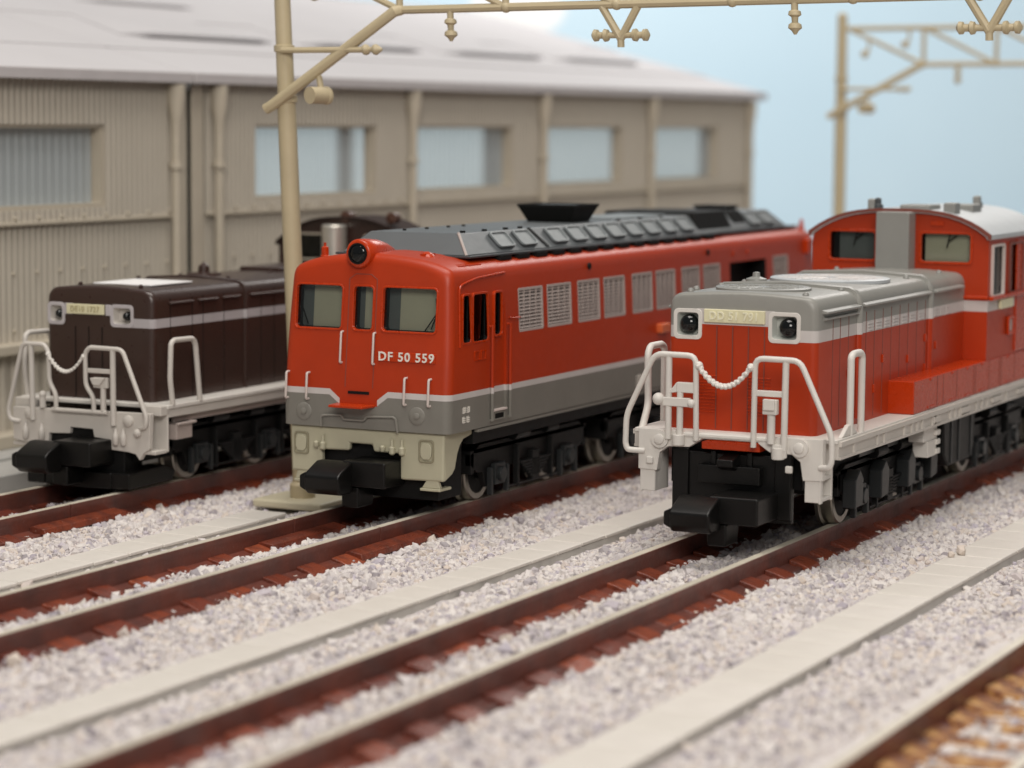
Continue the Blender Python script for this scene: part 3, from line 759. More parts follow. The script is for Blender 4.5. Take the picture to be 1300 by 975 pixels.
# headlight on the roof edge
hd = MB().lathe((-0.02, 0.155, 3.745), (1, 0, 0), [(0.0, 0.150), (0.0, 0.188), (0.03, 0.208), (0.25, 0.205), (0.5, 0.185), (0.75, 0.13), (1.0, 0.05), (1.08, 0.001)], 28)
hd.v = [(x + 0.10, y, z - max(0, x) * 0.0) for x, y, z in hd.v]
hl = hd.build('headlight', 'red', box, angle=60)
MB().ring(circle(0.155, 3.745, 0.152, 28), circle(0.155, 3.745, 0.128, 28), 'x', 0.062, 0.12).build('headlight_rim', 'black_matt', hl)
MB().lathe((0.078, 0.155, 3.745), (-1, 0, 0), [(0, 0.128), (0.012, 0.122), (0.022, 0.09), (0.028, 0.05), (0.03, 0.001)], 24).build('headlight_lens', 'lens', hl, angle=80)
wv = MB().lathe((0.42, 0.90, 3.63), (0, 0, 1), [(0, 0.07), (0.05, 0.07), (0.06, 0.055), (0.17, 0.055), (0.19, 0.02), (0.24, 0.02)], 12); wv.build('whistle', 'red', box)
wv = MB().lathe((0.72, -0.62, 3.69), (0, 0, 1), [(0, 0.13), (0.04, 0.10), (0.08, 0.03), (0.08, 0.001)], 14); wv.box(0.6, 0.9, -0.66, -0.58, 3.66, 3.74); wv.build('roof_fitting', 'red', box)
MB().prism([(0.70, -0.80), (1.30, -0.80), (1.30, -1.20), (0.62, -1.20)], 'z', 0, 0.02).warp(lambda x, y, z: (x, y, 3.665 + z + (y + 0.8) * 0.26)).build('roof_hatch', 'red', box)

# cab side: door pillars, rain strip, windows
fr = MB()
fr.tube(bend([(0.33, -1.372, 2.44), (0.36, -1.338, 3.32), (0.9, -1.325, 3.40), (1.83, -1.322, 3.44)], 0.12), 0.016, 6)
fr.build('rain_strip', 'red', box)
for (a, b, c, d) in SWIN + [(1.43, 1.66, 2.55, 3.16)]:
    w = MB().ring(rrect(a - .03, b + .03, c - .03, d + .03, .06), rrect(a, b, c, d, .045), 'y', -1.372, -1.315).build('window_frame', 'red', box, bevel=0.006)
    MB().box(a - .01, b + .01, -1.30, -1.295, c - .01, d + .01).build('window_glass', 'glass', w, flat=True)
for x in (1.285, 1.865):
    h = MB().tube([(x, -1.405, 2.70), (x, -1.405, 1.30)], 0.024, 6); h.cyl((x, -1.405, 2.68), (x, -1.34, 2.68), .02, 6); h.cyl((x, -1.405, 1.31), (x, -1.34, 1.31), .02, 6)
    h.build('door_pillar', 'livery_box', box)
MB().box(1.32, 1.78, -1.405, -1.34, 1.43, 1.46).build('door_step', 'silver_bar', box, bevel=0.006)
MB().ring(rrect(1.37, 1.74, 1.30, 1.42, 0.02), rrect(1.40, 1.71, 1.32, 1.40, 0.01), 'y', -1.392, -1.36).build('step_slot', 'nose_grey', box)
MB().box(1.40, 1.71, -1.378, -1.37, 1.32, 1.40).build('step_hole', 'black_matt', box, flat=True)
h = MB().tube(bend([(1.87, -1.38, 2.78), (1.95, -1.395, 2.76), (2.20, -1.395, 2.76)], .04), 0.012, 6); h.build('side_handrail', 'red', box)
MB().ring(rrect(0.78, 0.95, 2.22, 2.36, .01), rrect(0.80, 0.93, 2.24, 2.34, .01), 'y', -1.38, -1.35).ring(rrect(0.98, 1.14, 2.22, 2.36, .01), rrect(1.0, 1.12, 2.24, 2.34, .01), 'y', -1.38, -1.35).build('card_holder', 'red', box)
mk = MB()
for i, (x, z) in enumerate(((0.40, 1.50), (0.40, 1.36), (0.53, 1.50), (0.53, 1.36))):
    for q in range(3): mk.box(x, x + 0.10, -1.3785, -1.372, z + 0.028 * q, z + 0.028 * q + 0.014)
    mk.box(x + (0.0 if i % 2 else 0.082), x + (0.018 if i % 2 else 0.10), -1.3788, -1.372, z, z + 0.084); mk.box(x + 0.04, x + 0.056, -1.3788, -1.372, z - 0.01, z + 0.09)
mk.build('side_marking', 'white_letter', box, flat=True)
mk = MB()
for q in range(4): mk.box(6.55, 6.80, -1.3785, -1.372, 1.33 + q * .05, 1.35 + q * .05)
mk.box(6.66, 6.69, -1.3788, -1.372, 1.31, 1.52); mk.build('side_marking', 'white_letter', box, flat=True)
# louvred windows
for a, b in LOUV:
    f = MB().ring(rrect(a - 0.012, b + 0.012, 2.528, 3.182, .02, 1), rrect(a + .03, b - .03, 2.57, 3.14, .01, 1), 'y', -1.362, -1.302)
    f.v = [(x, y + (z - 2.55) * 0.045, z) for x, y, z in f.v]
    f = f.build('louvre_panel', 'louvre', box, bevel=0.006)
    s = MB(); z = 2.585
    while z < 3.13:
        yo = (z - 2.55) * 0.045; s.prism([(-1.354 + yo, z), (-1.318 + yo, z + 0.040), (-1.306 + yo, z + 0.040), (-1.340 + yo, z)], 'x', a + .03, b - .03); z += 0.052
    k = int((b - a) / .19)
    for i in range(1, k): s.box(a + (b - a) * i / k - .007, a + (b - a) * i / k + .007, -1.335, -1.31, 2.57, 3.14)
    s.build('louvre_slats', 'louvre', f, flat=True)
    MB().box(a + .01, b - .01, -1.306, -1.302, 2.55, 3.16).build('louvre_back', 'gap_shade', f, flat=True)
MB().box(10.7, 12.57, -1.00, -0.98, 2.5, 3.16).build('engine_room_back', 'dull_black', box, flat=True)
for a, b in ((10.9, 11.0), (11.6, 11.7)): MB().box(a, b, -1.345, -1.30, 3.27, 3.36).build('lifting_lug', 'red', box, bevel=.01)
for x in (4.76, 9.7): MB().cyl((x, -1.35, 3.39), (x, -1.30, 3.39), 0.05, 10).build('side_port', 'dull_black', box)
MB().box(7.40, 7.78, -1.47, -1.33, 2.14, 2.30).build('side_lamp', 'orange_lamp', box, bevel=.03)
# sill and lower edge
MB().box(0.92, 14.5, -1.368, -1.30, 1.175, 1.222).build('sill_strip', 'nose_grey', box, bevel=.006)
MB().box(0.9, 14.4, -1.29, 1.29, 1.0, 1.24).build('underframe', 'underframe', box)
# roof monitor
def cowl(y, z): return (y, z)
prof0 = [(-1.10, 3.655), (-0.74, 4.005), (0.74, 4.005), (1.10, 3.655)]
def frustum(x0, x1, x0t, x1t, wb, wt, zb, zt):
    return MB().add([(x0, -wb, zb), (x1, -wb, zb), (x1, wb, zb), (x0, wb, zb), (x0t, -wt, zt), (x1t, -wt, zt), (x1t, wt, zt), (x0t, wt, zt)], [(0, 1, 2, 3), (4, 7, 6, 5), (0, 4, 5, 1), (1, 5, 6, 2), (2, 6, 7, 3), (3, 7, 4, 0)])
mon = frustum(1.14, 14.4, 1.46, 14.1, 1.04, 0.74, 3.70, 4.005).build('roof_monitor', 'monitor', box, bevel=0.02)
MB().box(1.10, 10.9, -1.13, 1.13, 3.665, 3.70).build('monitor_lip', 'dark_grey', mon, bevel=0.01)
MB().box(10.9, 14.9, -1.10, 1.10, 3.655, 3.69).build('monitor_lip', 'dark_grey', mon, bevel=0.01)
x = 2.0
while x < 10.6: MB().box(x, x + 0.36, -1.165, -1.05, 3.60, 3.664).build('lip_gap', 'dull_black', mon, flat=True); x += 0.62
MB().tube([(1.135, -1.045, 3.70), (1.46, -0.742, 4.008)], 0.022, 6).build('edge_glint', 'louvre', mon)  # pale rod paints the bright line along this one corner
sl = atan2(0.305, 0.30)
def on_slope(mb):   # local (x, across the slope, out) -> the monitor's near slope
    c, s = cos(sl), sin(sl); return mb.warp(lambda x, v, w: (x, -1.04 + v * c - w * s, 3.70 + v * s + w * c))
def hatch(x, w=0.27, v0=0.09, v1=0.36):
    h = on_slope(MB().prism(rrect(x - w, x + w, v0 - .02, v1 + .02, .07), 'z', 0.0, 0.028)).build('roof_window', 'dark_grey', box, bevel=.008)
    h2 = on_slope(MB().ring(rrect(x - w, x + w, v0 - .02, v1 + .02, .07), rrect(x - w + .035, x + w - .035, v0 + .015, v1 - .015, .05), 'z', 0.02, 0.055)).build('window_rim', 'mid_grey', h, bevel=.008)
    on_slope(MB().prism(rrect(x - w + .03, x + w - .03, v0 + .01, v1 - .01, .05), 'z', 0.02, 0.034)).build('window_pane', M['mid_grey'], h2)
for x in (2.56, 3.33, 4.45, 5.19, 5.93, 6.67, 7.41, 8.15, 8.89, 9.63, 12.9, 13.6): hatch(x)
on_slope(MB().prism([(3.86, 0.03), (3.95, 0.03), (3.81, 0.43), (3.72, 0.43)], 'z', 0, .012)).build('monitor_groove', 'dull_black', mon)
fc = frustum(6.08, 6.74, 5.93, 6.88, 0.40, 0.52, 4.0, 4.265).build('exhaust_cowl', 'dull_black', box, bevel=.01)
MB().box(6.2, 6.7, -0.42, 0.42, 4.262, 4.28).build('exhaust_cover', 'dark_grey', fc)
MB().ring(rrect(5.92, 6.89, -0.53, .53, .02, 1), rrect(5.98, 6.83, -0.47, .47, .02, 1), 'z', 4.255, 4.295).build('exhaust_rim', 'dull_black', fc)
tp = MB()
for x in (1.7, 2.4, 3.1, 3.6, 7.3, 8.2, 9.1): tp.box(x, x + .06, -0.70, -0.64, 4.0, 4.035); tp.cyl((x + .2, .4, 4.0), (x + .2, .4, 4.03), .03, 8)
tp.build('roof_bolts', 'dull_black', mon)
MB().box(7.6, 9.9, -0.45, 0.45, 4.0, 4.03).build('roof_panel', 'mid_grey', mon, bevel=.01)
frustum(10.1, 11.7, 10.2, 11.6, 1.0, 0.86, 3.72, 4.06).build('radiator_box', 'dull_black', mon, bevel=.02)
frustum(11.9, 12.6, 12.0, 12.5, 0.98, 0.8, 3.72, 4.04).build('radiator_box', 'dull_black', mon, bevel=.02)
frustum(13.1, 13.6, 13.0, 13.7, 0.28, 0.34, 4.0, 4.09).build('exhaust_cowl', 'dull_black', box)
rl = MB().lathe((LB + 0.02, 0.1, 3.745), (-1, 0, 0), [(0, .2), (.4, .2), (.8, .12), (1.0, .02)], 20); rl.build('rear_headlight', 'red', box)
MB().cyl((LB - 0.35, -1.12, 3.55), (LB - 0.35, -1.12, 3.80), .07, 8, .03).build('whistle', 'red', box)
MB().box(LB - 0.75, LB - 0.45, -1.42, -1.30, 3.15, 3.45).build('rear_mirror', 'red', box, bevel=.03)
# cream skirt below the nose
sk = MB(); cutp = [(1.27, 1.235), (1.25, 0.56), (0.735, 0.545), (0.735, 0.89), (0.285, 0.90), (0.275, 1.01), (-0.095, 1.005), (-0.12, 0.905), (-0.555, 0.905), (-0.555, 0.535), (-1.26, 0.545), (-1.27, 1.235)]
sk.prism(cutp, 'x', 0.055, 0.16)
sk = sk.build('nose_skirt', 'skirt', box, bevel=0.035, seg=3, angle=60)
for s in (-1, 1):
    a, b = sorted((s * 1.268, s * 1.16))
    MB().prism([(0.09, 0.545), (0.32, 0.63), (0.40, 0.70), (0.47, 0.90), (0.55, 1.02), (0.66, 1.10), (0.92, 1.14), (0.92, 1.235), (0.09, 1.235)], 'y', a, b).build('skirt_side', 'skirt', sk, bevel=0.02)
    f = MB(); f.box(0.05, 0.40, s * 0.90, s * 1.21, 0.40, 0.44) if s > 0 else f.box(0.05, 0.40, -1.21, -0.88, 0.40, 0.44)
    f.prism([(s * 0.90, 0.44), (s * 1.20, 0.44), (s * 1.16, 0.56), (s * 0.98, 0.56)], 'x', 0.07, 0.14); f.build('foot_step', 'skirt', sk, bevel=.012)
for y, z in ((1.08, 0.97), (-0.985, 0.97)):
    MB().ring(rrect(y - .125, y + .125, z - .165, z + .165, .05), rrect(y - .095, y + .095, z - .14, z + .14, .04), 'x', 0.035, 0.07).build('plate_frame', 'recess_shade', sk, bevel=.01)
    MB().prism([(y - .05, z - .12), (y + .05, z - .12), (y + .09, z - .06), (y + .09, z + .06), (y + .05, z + .12), (y - .05, z + .12), (y - .09, z + .06), (y - .09, z - .06)], 'x', 0.025, 0.07).build('blanking_plate', 'skirt', sk, bevel=.015)
for y in (0.705, -0.44, -0.60): MB().lathe((0.03, y, 0.89), (0, 0, 1), [(0, .03), (0.02, .045), (0.10, .045), (0.12, .025), (.22, .02)], 10).build('hose_cock', 'skirt', sk)
for y in (0.80, -0.30): MB().lathe((0.0, y, 0.93), (0, 0, 1), [(0, .03), (0.02, .04), (0.07, .04), (0.09, .02)], 10).build('hose_cock', 'skirt', sk)
inn = MB().box(0.2, 0.9, -1.1, 1.1, 0.25, 1.2); inn.build('buffer_box', 'black_matt', box)
coupler(box, 0.05, 0.02)
for ax in ((2.0, 4.4), (6.75, 9.1), (11.4, 13.8)): bogie(box, ax, 1.10)

# ----------------------------------------------------------------- bonnet locomotives (grey/red one and brown one)
def hood_mesh(x0, x1, hw, z0, z1, r=0.16, crown=0.045):
    """bonnet with rounded upper edges and rounded front corners"""
    half = [(hw, z0), (hw, (z0 + z1) / 2), (hw, z1 - r - 0.02)]
    for i in range(1, 6):
        a = radians(90 * i / 5); half.append((hw - r + r * cos(a), z1 - r + r * sin(a) - 0.02 * (1 - i / 5)))
    half += [((hw - r) * 0.5, z1 + crown * 0.7), (0, z1 + crown)]
    def sec(ins):
        h = [(y * (1 - ins / hw), z0 + (z - z0) * (1 - ins / (2.2 * (z1 - z0)))) for y, z in half]
        return [(-y, z) for y, z in h] + [(y, z) for y, z in reversed(h[:-1])]
    R = 0.10; st = [(R * (1 - cos(radians(18 * i))), R * (1 - sin(radians(18 * i)))) for i in range(6)]
    rows = [[(x0 + x, y, z) for y, z in sec(i)] for x, i in st] + [[(x1, y, z) for y, z in sec(0)]]
    n = len(rows[0]); mb = MB(); fs = []
    for i in range(len(rows) - 1):
        for k in range(n): fs.append((i * n + k, i * n + (k + 1) % n, (i + 1) * n + (k + 1) % n, (i + 1) * n + k))
    fs += [tuple(range(n)), tuple(range((len(rows) - 1) * n, len(rows) * n))]
    return mb.add([p for r_ in rows for p in r_], fs)

def lamp_panel(root, x, yc, w, z0, z1, frame_mat, bowl_mat, lens_r, lens_y):
    o = rrect(yc - w / 2, yc + w / 2, z0, z1, 0.07); i = rrect(yc - w / 2 + .055, yc + w / 2 - .055, z0 + .055, z1 - .055, 0.045)
    p = MB().ring(o, i, 'x', x - 0.010, x + 0.03).build('headlight_frame', frame_mat, root, bevel=.008)
    b = MB(); j = rrect(yc - w / 2 + .085, yc + w / 2 - .085, z0 + .085, z1 - .085, .04)
    n = len(i); b.add([(x + 0.0, u, v) for u, v in i] + [(x + 0.11, u, v) for u, v in j], [(k, (k + 1) % n, n + (k + 1) % n, n + k) for k in range(n)] + [tuple(range(n, 2 * n))])
    b.build('headlight_recess', bowl_mat, p)
    zc = (z0 + z1) / 2
    MB().lathe((x + 0.075, lens_y, zc), (-1, 0, 0), [(0, lens_r), (0.05, lens_r), (0.085, lens_r * .86), (0.115, lens_r * .55), (0.128, lens_r * .2), (0.13, .001)], 24).build('headlight_lens', 'lens', p, angle=80)
    return p

def round_post(root, name, mat, pts, r=0.042, bendr=0.12): return MB().tube(bend(pts, bendr), r, 10).build(name, mat, root, angle=60)

def end_wheels_and_gear(root, axles_list, half):
    for a in axles_list: bogie(root, a, half)

# ================= red locomotive with grey bonnet
red = thing('diesel_locomotive', 'red centre-cab diesel locomotive with a grey bonnet top and white front railings', 'locomotive', (0, YT['red'], 0))
ZH0, ZH1 = 1.46, 3.33
def livery_red(n, x, y, z):
    ay = n.math('ABSOLUTE', n.math('SUBTRACT', y, 0.09))
    c = n.mix(n.math('GREATER_THAN', z, 2.725), RED, WHITE_LINE)
    c = n.mix(n.math('GREATER_THAN', z, 2.885), c, GREY_RED)
    mid = n.math('MULTIPLY', n.math('LESS_THAN', ay, 0.56), n.math('LESS_THAN', x, 0.72))
    c = n.mix(n.math('MULTIPLY', mid, n.math('LESS_THAN', z, 3.13)), c, WHITE_LINE)
    return n.mix(n.math('MULTIPLY', mid, n.math('LESS_THAN', z, 2.915)), c, RED)
GREY_RED = (0.30, 0.295, 0.27)
M['livery_red'] = livery('red_and_grey_bonnet', livery_red, 0.36)
hm = hood_mesh(0.62, 7.46, 1.075, ZH0, ZH1).mesh('bonnet'); hm.materials.append(M['livery_red'])
rc = MB()
for yc, hw_ in ((0.79, .175), (-0.61, .195)): rc.prism(rrect(yc - hw_, yc + hw_, 2.732, 3.088, .05), 'x', 0.3, 0.83)
hm = cut(hm, rc, 'lamp_bowl')
bon = place('bonnet', hm, red, angle=40)
lamp_panel(red, 0.62, 0.79, 0.42, 2.70, 3.12, 'white', 'lamp_bowl', 0.130, 0.785)
lamp_panel(red, 0.62, -0.61, 0.46, 2.70, 3.12, 'white', 'lamp_bowl', 0.130, -0.655)
np_ = MB().box(0.585, 0.64, -0.335, 0.545, 2.945, 3.125).build('number_plate', 'cream_plate', red, bevel=.01)
letters('number_lettering', 'DD 51 791', 0.155, 0.008, 'front', (0.580, 0.105, 3.036), 'cream_letter', np_, 0.92, 1.12, 0.004)
for y in (0.36, 0.13, -0.10, -0.33): MB().box(0.609, 0.63, y - .006, y + .006, 1.50, 2.90).build('door_seam', 'rubber', bon, flat=True)
for x in (1.25, 1.55, 1.9, 2.65, 3.02, 3.40, 3.78, 4.18, 4.58, 5.0, 5.42): MB().box(x - .009, x + .009, -1.0785, -1.06, 1.52, 3.02).build('door_seam', 'rubber', bon, flat=True)
for y in (0.52, -0.26):
    gr = MB()
    for q in range(12): gr.prism([(0.606, 1.72 + q * .045), (0.63, 1.735 + q * .045), (0.63, 1.72 + q * .045)], 'y', y - .17, y + .17)
    gr.build('front_louvre', 'red', bon, flat=True)
for x, z in ((1.9, 2.2), (3.02, 1.9), (3.4, 2.3), (4.18, 1.9), (4.58, 2.2), (5.42, 2.0), (5.42, 2.45), (5.95, 2.3)): MB().box(x - .03, x + .03, -1.10, -1.06, z - .06, z + .06).build('door_hinge', 'red', bon, bevel=.01)
for x in (2.84, 3.21, 3.59, 3.98, 4.38, 4.79, 5.21, 6.0, 6.3, 6.6):
    lv = MB()
    for q in range(3): lv.prism([(-1.072, 2.745 + q * .045), (-1.092, 2.75 + q * .045), (-1.072, 2.785 + q * .045)], 'x', x - .11, x + .11)
    lv.build('side_louvre', 'white_line', bon, flat=True)
for a, b in ((0.80, 2.22), (2.42, 5.52), (5.75, 7.2)):
    MB().prism([(-1.04, 3.165), (-1.16, 3.135), (-1.16, 3.105), (-1.06, 3.10), (-1.04, 3.10)], 'x', a, b).build('bonnet_gutter', 'grey', red, bevel=.01)
    MB().prism([(1.04, 3.165), (1.16, 3.135), (1.16, 3.105), (1.06, 3.10), (1.04, 3.10)], 'x', a, b).build('bonnet_gutter', 'grey', red, bevel=.01)
MB().prism([(-1.05, 3.06), (-1.135, 3.045), (-1.135, 3.02), (-1.05, 3.0)], 'x', 0.86, 2.2).build('bonnet_gutter', 'grey', red, bevel=.008)
for x in (2.31, 5.63):
    pts = [(x, -1.09, 1.55), (x, -1.09, 3.17), (x, -1.03, 3.30), (x, -0.93, 3.345), (x, 0, 3.392), (x, .93, 3.345), (x, 1.03, 3.30), (x, 1.09, 3.17), (x, 1.09, 1.55)]
    st_ = MB().tube(pts, 0.045, 6); st_.v = [(x + (q[0] - x) * 1.5, q[1], q[2]) for q in st_.v]
    st_.build('bonnet_strap', 'livery_red', red, angle=60)
# discs and bolts on the bonnet top
for x, y, r, m_ in ((1.55, 0.05, 0.66, 'grey'), (4.1, -0.02, 0.88, 'silver_roof')):
    zt = ZH1 + 0.037
    f = MB().lathe((x, y, zt - .03), (0, 0, 1), [(0, r), (0.045, r), (0.055, r - .02), (0.055, r - .09), (0.035, r - .11), (0.04, .001)], 40).build('fan_cover', m_, red, angle=30)
    b = MB()
    for q in range(18): b.box(x - r + .14, x + r - .14, 0, 0, 0, 0) if 0 else b.tube([(x + .12 * cos(q * pi / 9), y + .12 * sin(q * pi / 9), zt + .018), (x + (r - .1) * cos(q * pi / 9), y + (r - .1) * sin(q * pi / 9), zt + .018)], .014, 5)
    for rr in (r * .35, r * .55, r * .75): b.tube([(x + rr * cos(q * pi / 14), y + rr * sin(q * pi / 14), zt + .02) for q in range(28)], .012, 5, True)
    b.build('fan_grille', m_ if r < .8 else 'white_line', f)
bt = MB()
for x, y in ((0.85, 0.85), (1.3, 0.95), (2.1, .9), (3.0, .9), (3.4, .95), (0.9, -.8), (2.2, -.85), (2.0, .35), (5.3, -.8), (5.9, .8), (6.9, .85), (6.9, -.82)): MB().ball((x, y, ZH1 + .01), .05, 8, 5).build('bonnet_bolt', 'grey', red)
bt.lathe((2.75, 0.62, ZH1 + .03), (0, 0, 1), [(0, .16), (.06, .15), (.09, .06), (.15, .05), (.16, .01)], 14)
bt.build('bonnet_cap', 'grey', red)
# running plate, side boxes
M['livery_plain'] = M['red']
MB().box(0.40, 17.2, -1.465, 1.465, 1.41, 1.47).build('running_plate', 'white', red, bevel=.012)
for s in (-1, 1):
    a, b = sorted((s * 1.4750, s * 1.3950))
    c_, d = sorted((s * 1.4850, s * 1.4250))
    sf = MB().box(0.42, 17.2, a, b, 1.20, 1.409).build('side_sill', 'white_warm', red, bevel=.008)
    fx = MB()
    fx.box(0.45, 17.2, *sorted((s * 1.5100, s * 1.4650)), 1.375, 1.44); fx.box(0.45, 17.2, *sorted((s * 1.4950, s * 1.4650)), 1.20, 1.235)
    x = 1.0
    for w in (1.0, .3, .9, .35, .25, .25, .5, .2, .7, .25, .25, .9, .3, .3, .8, .3, 1.1, .4, .7, .3, .3, .9, .4):
        fx.box(x, x + .07, *sorted((s * 1.5000, s * 1.4650)), 1.23, 1.38); x += w
    for x, w in ((4.6, .3), (6.0, .45), (7.7, .5), (9.2, .4)): fx.box(x, x + w, *sorted((s * 1.5150, s * 1.4650)), 1.27, 1.35)
    fx.build('sill_ribs', 'white_warm', sf, flat=True)
    lb = MB().box(3.72, 13.2, *sorted((s * 1.4600, s * 1.06)), 1.471, 1.955).build('side_box', 'red', red, bevel=.018)
    pn = MB()
    for x in (4.85, 5.15, 5.85, 6.75, 6.85, 7.6, 8.2, 8.3, 9.1): pn.box(x, x + .018, *sorted((s * 1.4635, s * 1.4450)), 1.49, 1.94)
    pn.build('box_seams', 'rubber', lb, flat=True)
    ph = MB()
    for x in (4.4, 5.5, 6.3, 7.1, 8.6): ph.box(x, x + .35, *sorted((s * 1.4700, s * 1.4450)), 1.50, 1.53); ph.box(x + .1, x + .2, *sorted((s * 1.4750, s * 1.4450)), 1.90, 1.935)
    ph.build('box_handles', 'red', lb, bevel=.006)
# cab
CW, CX0, CX1 = 1.45, 7.45, 10.6
def arch(hw, z0, z1, zs, n=3.0, k=18):
    pts = []
    for i in range(k + 1):
        y = -hw + 2 * hw * i / k; pts.append((y, zs + (z1 - zs) * (1 - abs(y / hw) ** n)))
    return [(-hw, z0)] + pts + [(hw, z0)]
def livery_cab(n, x, y, z):
    c = n.mix(n.math('MULTIPLY', n.math('GREATER_THAN', z, 2.72), n.math('LESS_THAN', z, 2.89)), RED, WHITE_LINE); return c
M['livery_cab'] = livery('red_cab', livery_cab, 0.42)
cm = MB().prism(arch(CW, 1.958, 4.245, 3.895), 'x', CX0, CX1)
me = cm.mesh('cab'); me.materials.append(M['livery_cab'])
cc = MB(); cc.prism(rrect(-1.165, -0.345, 3.475, 3.935, .05), 'x', CX0 - .4, CX0 + .45); cc.prism(rrect(0.40, 1.17, 3.475, 3.925, .05), 'x', CX0 - .4, CX0 + .45)
for a, b in ((7.62, 8.25), (8.62, 9.35)): cc.prism(rrect(a, b, 2.96, 3.74, .04), 'y', -1.8, -1.0)
me = cut(me, cc, 'black_matt'); cab = place('cab', me, red, angle=28)
for a, b in ((-1.165, -0.345), (0.40, 1.17)):
    w = MB().ring(rrect(a - .03, b + .03, 3.445, 3.965, .07), rrect(a + .012, b - .012, 3.487, 3.923, .05), 'x', CX0 - .02, CX0 + .05).build('window_frame', 'red', red, bevel=.010)
    MB().box(CX0 + .09, CX0 + .095, a, b, 3.47, 3.94).build('window_glass', 'glass', w, flat=True)
    MB().box(CX0 + .13, CX0 + .17, a + .01, b - .04, 3.47, 3.93).build('pane_tone_panel', 'blind', w, flat=True) if a < 0 else MB().box(CX0 + .15, CX0 + .19, a, b - .12, 3.48, 3.92).build('pane_tone_panel', 'mid_grey', w, flat=True)  # panels paint the pane tones: one bright, the other a grey reflection
    MB().tube([(CX0 + .06, (a + b) / 2 - .05, 3.93), (CX0 + .06, (a + b) / 2, 3.70)], .012, 5).tube([(CX0 + .06, (a + b) / 2 - .16, 3.90), (CX0 + .06, (a + b) / 2 - .02, 3.80)], .012, 5).build('wiper', 'black', w)
for a, b in ((7.62, 8.25), (8.62, 9.35)):
    w = MB().ring(rrect(a - .03, b + .03, 2.93, 3.77, .06), rrect(a + .01, b - .01, 2.97, 3.73, .04), 'y', -1.495, -1.44).build('window_frame', 'silver_bar' if a < 8 else 'rubber', red, bevel=.006)
    MB().box(a, b, -1.43, -1.425, 2.96, 3.74).build('window_glass', 'glass', w, flat=True)
    MB().box(a + .28, a + .34, -1.39, -1.36, 2.97, 3.74).build('window_bar', 'lamp_bowl', w, flat=True)
o_ = arch(CW + .05, 3.85, 4.305, 3.925); i_ = arch(CW - .02, 3.85, 4.248, 3.885)
MB().ring(o_, i_, 'x', CX0 - .07, CX1 + .07, False).build('cab_roof', 'silver_roof', red, bevel=.008)
MB().ring(arch(CW + .052, 3.86, 4.312, 3.93), arch(CW + .0, 3.86, 4.262, 3.895), 'x', CX0 - .085, CX0 - .04, False).build('roof_rim', 'rubber', red)
st = MB(); st.prism(rrect(-0.26, 0.285, 3.25, 4.265, 0.02, 1), 'x', CX0 - 0.36, CX0 - 0.005)
st.build('exhaust_stack', 'grey', red, bevel=.11, seg=4)
for x0, y0, w, d, h in ((7.55, -.2, .6, .5, .06), (7.6, -.75, .3, .2, .1), (7.62, .55, .2, .12, .14), (8.6, -.6, .5, .5, .05), (9.6, -.6, .15, .12, .16)): MB().box(x0, x0 + w, y0 - d / 2, y0 + d / 2, 4.20, 4.31 + h).build('roof_fitting', 'grey', red, bevel=.03)
for (x, y) in ((7.7, 0.45), (9.9, -.55)): MB().lathe((x, y, 4.25), (0, 0, 1), [(0, .08), (.1, .08), (.12, .05), (.2, .05), (.22, .01)], 12).build('horn', 'dark_grey', red)
MB().box(CX0 + .02, CX1, -1.535, -1.46, 2.895, 2.955).build('cab_ledge', 'red', red, bevel=.012)
MB().box(CX0 - .04, CX0 + .02, -1.46, -.60, 2.915, 2.965).build('cab_ledge', 'red', red, bevel=.012)
MB().box(8.05, 8.75, -1.51, -1.46, 2.73, 2.885).build('name_plate', 'cream_plate', red, bevel=.01)
MB().ring(rrect(8.55, 8.85, 2.28, 2.58, .03), rrect(8.60, 8.80, 2.33, 2.53, .02), 'y', -1.505, -1.46).build('card_holder', 'red', red, bevel=.006)
MB().box(8.61, 8.79, -1.49, -1.47, 2.34, 2.52).build('card', 'louvre', red, flat=True)
MB().box(9.05, 9.9, -1.475, -1.44, 1.98, 3.8).build('cab_door', 'red', red, bevel=.02)
MB().box(CX0 - .03, CX0 + .02, -.72, -.50, 4.05, 4.13).build('lamp_socket', 'red', red, bevel=.01)
MB().box(CX0 + .01, CX1 - .01, -1.10, 1.10, 1.471, 1.957).build('cab_base', 'red', red, flat=True)
# rear bonnet beyond the cab
hr = hood_mesh(0, 5.6, 1.075, ZH0, ZH1); hr.v = [(16.9 - x, y, z) for x, y, z in hr.v]; M['red_rear'] = M['livery_red']
hr.build('rear_bonnet', 'livery_cab', red, angle=40)
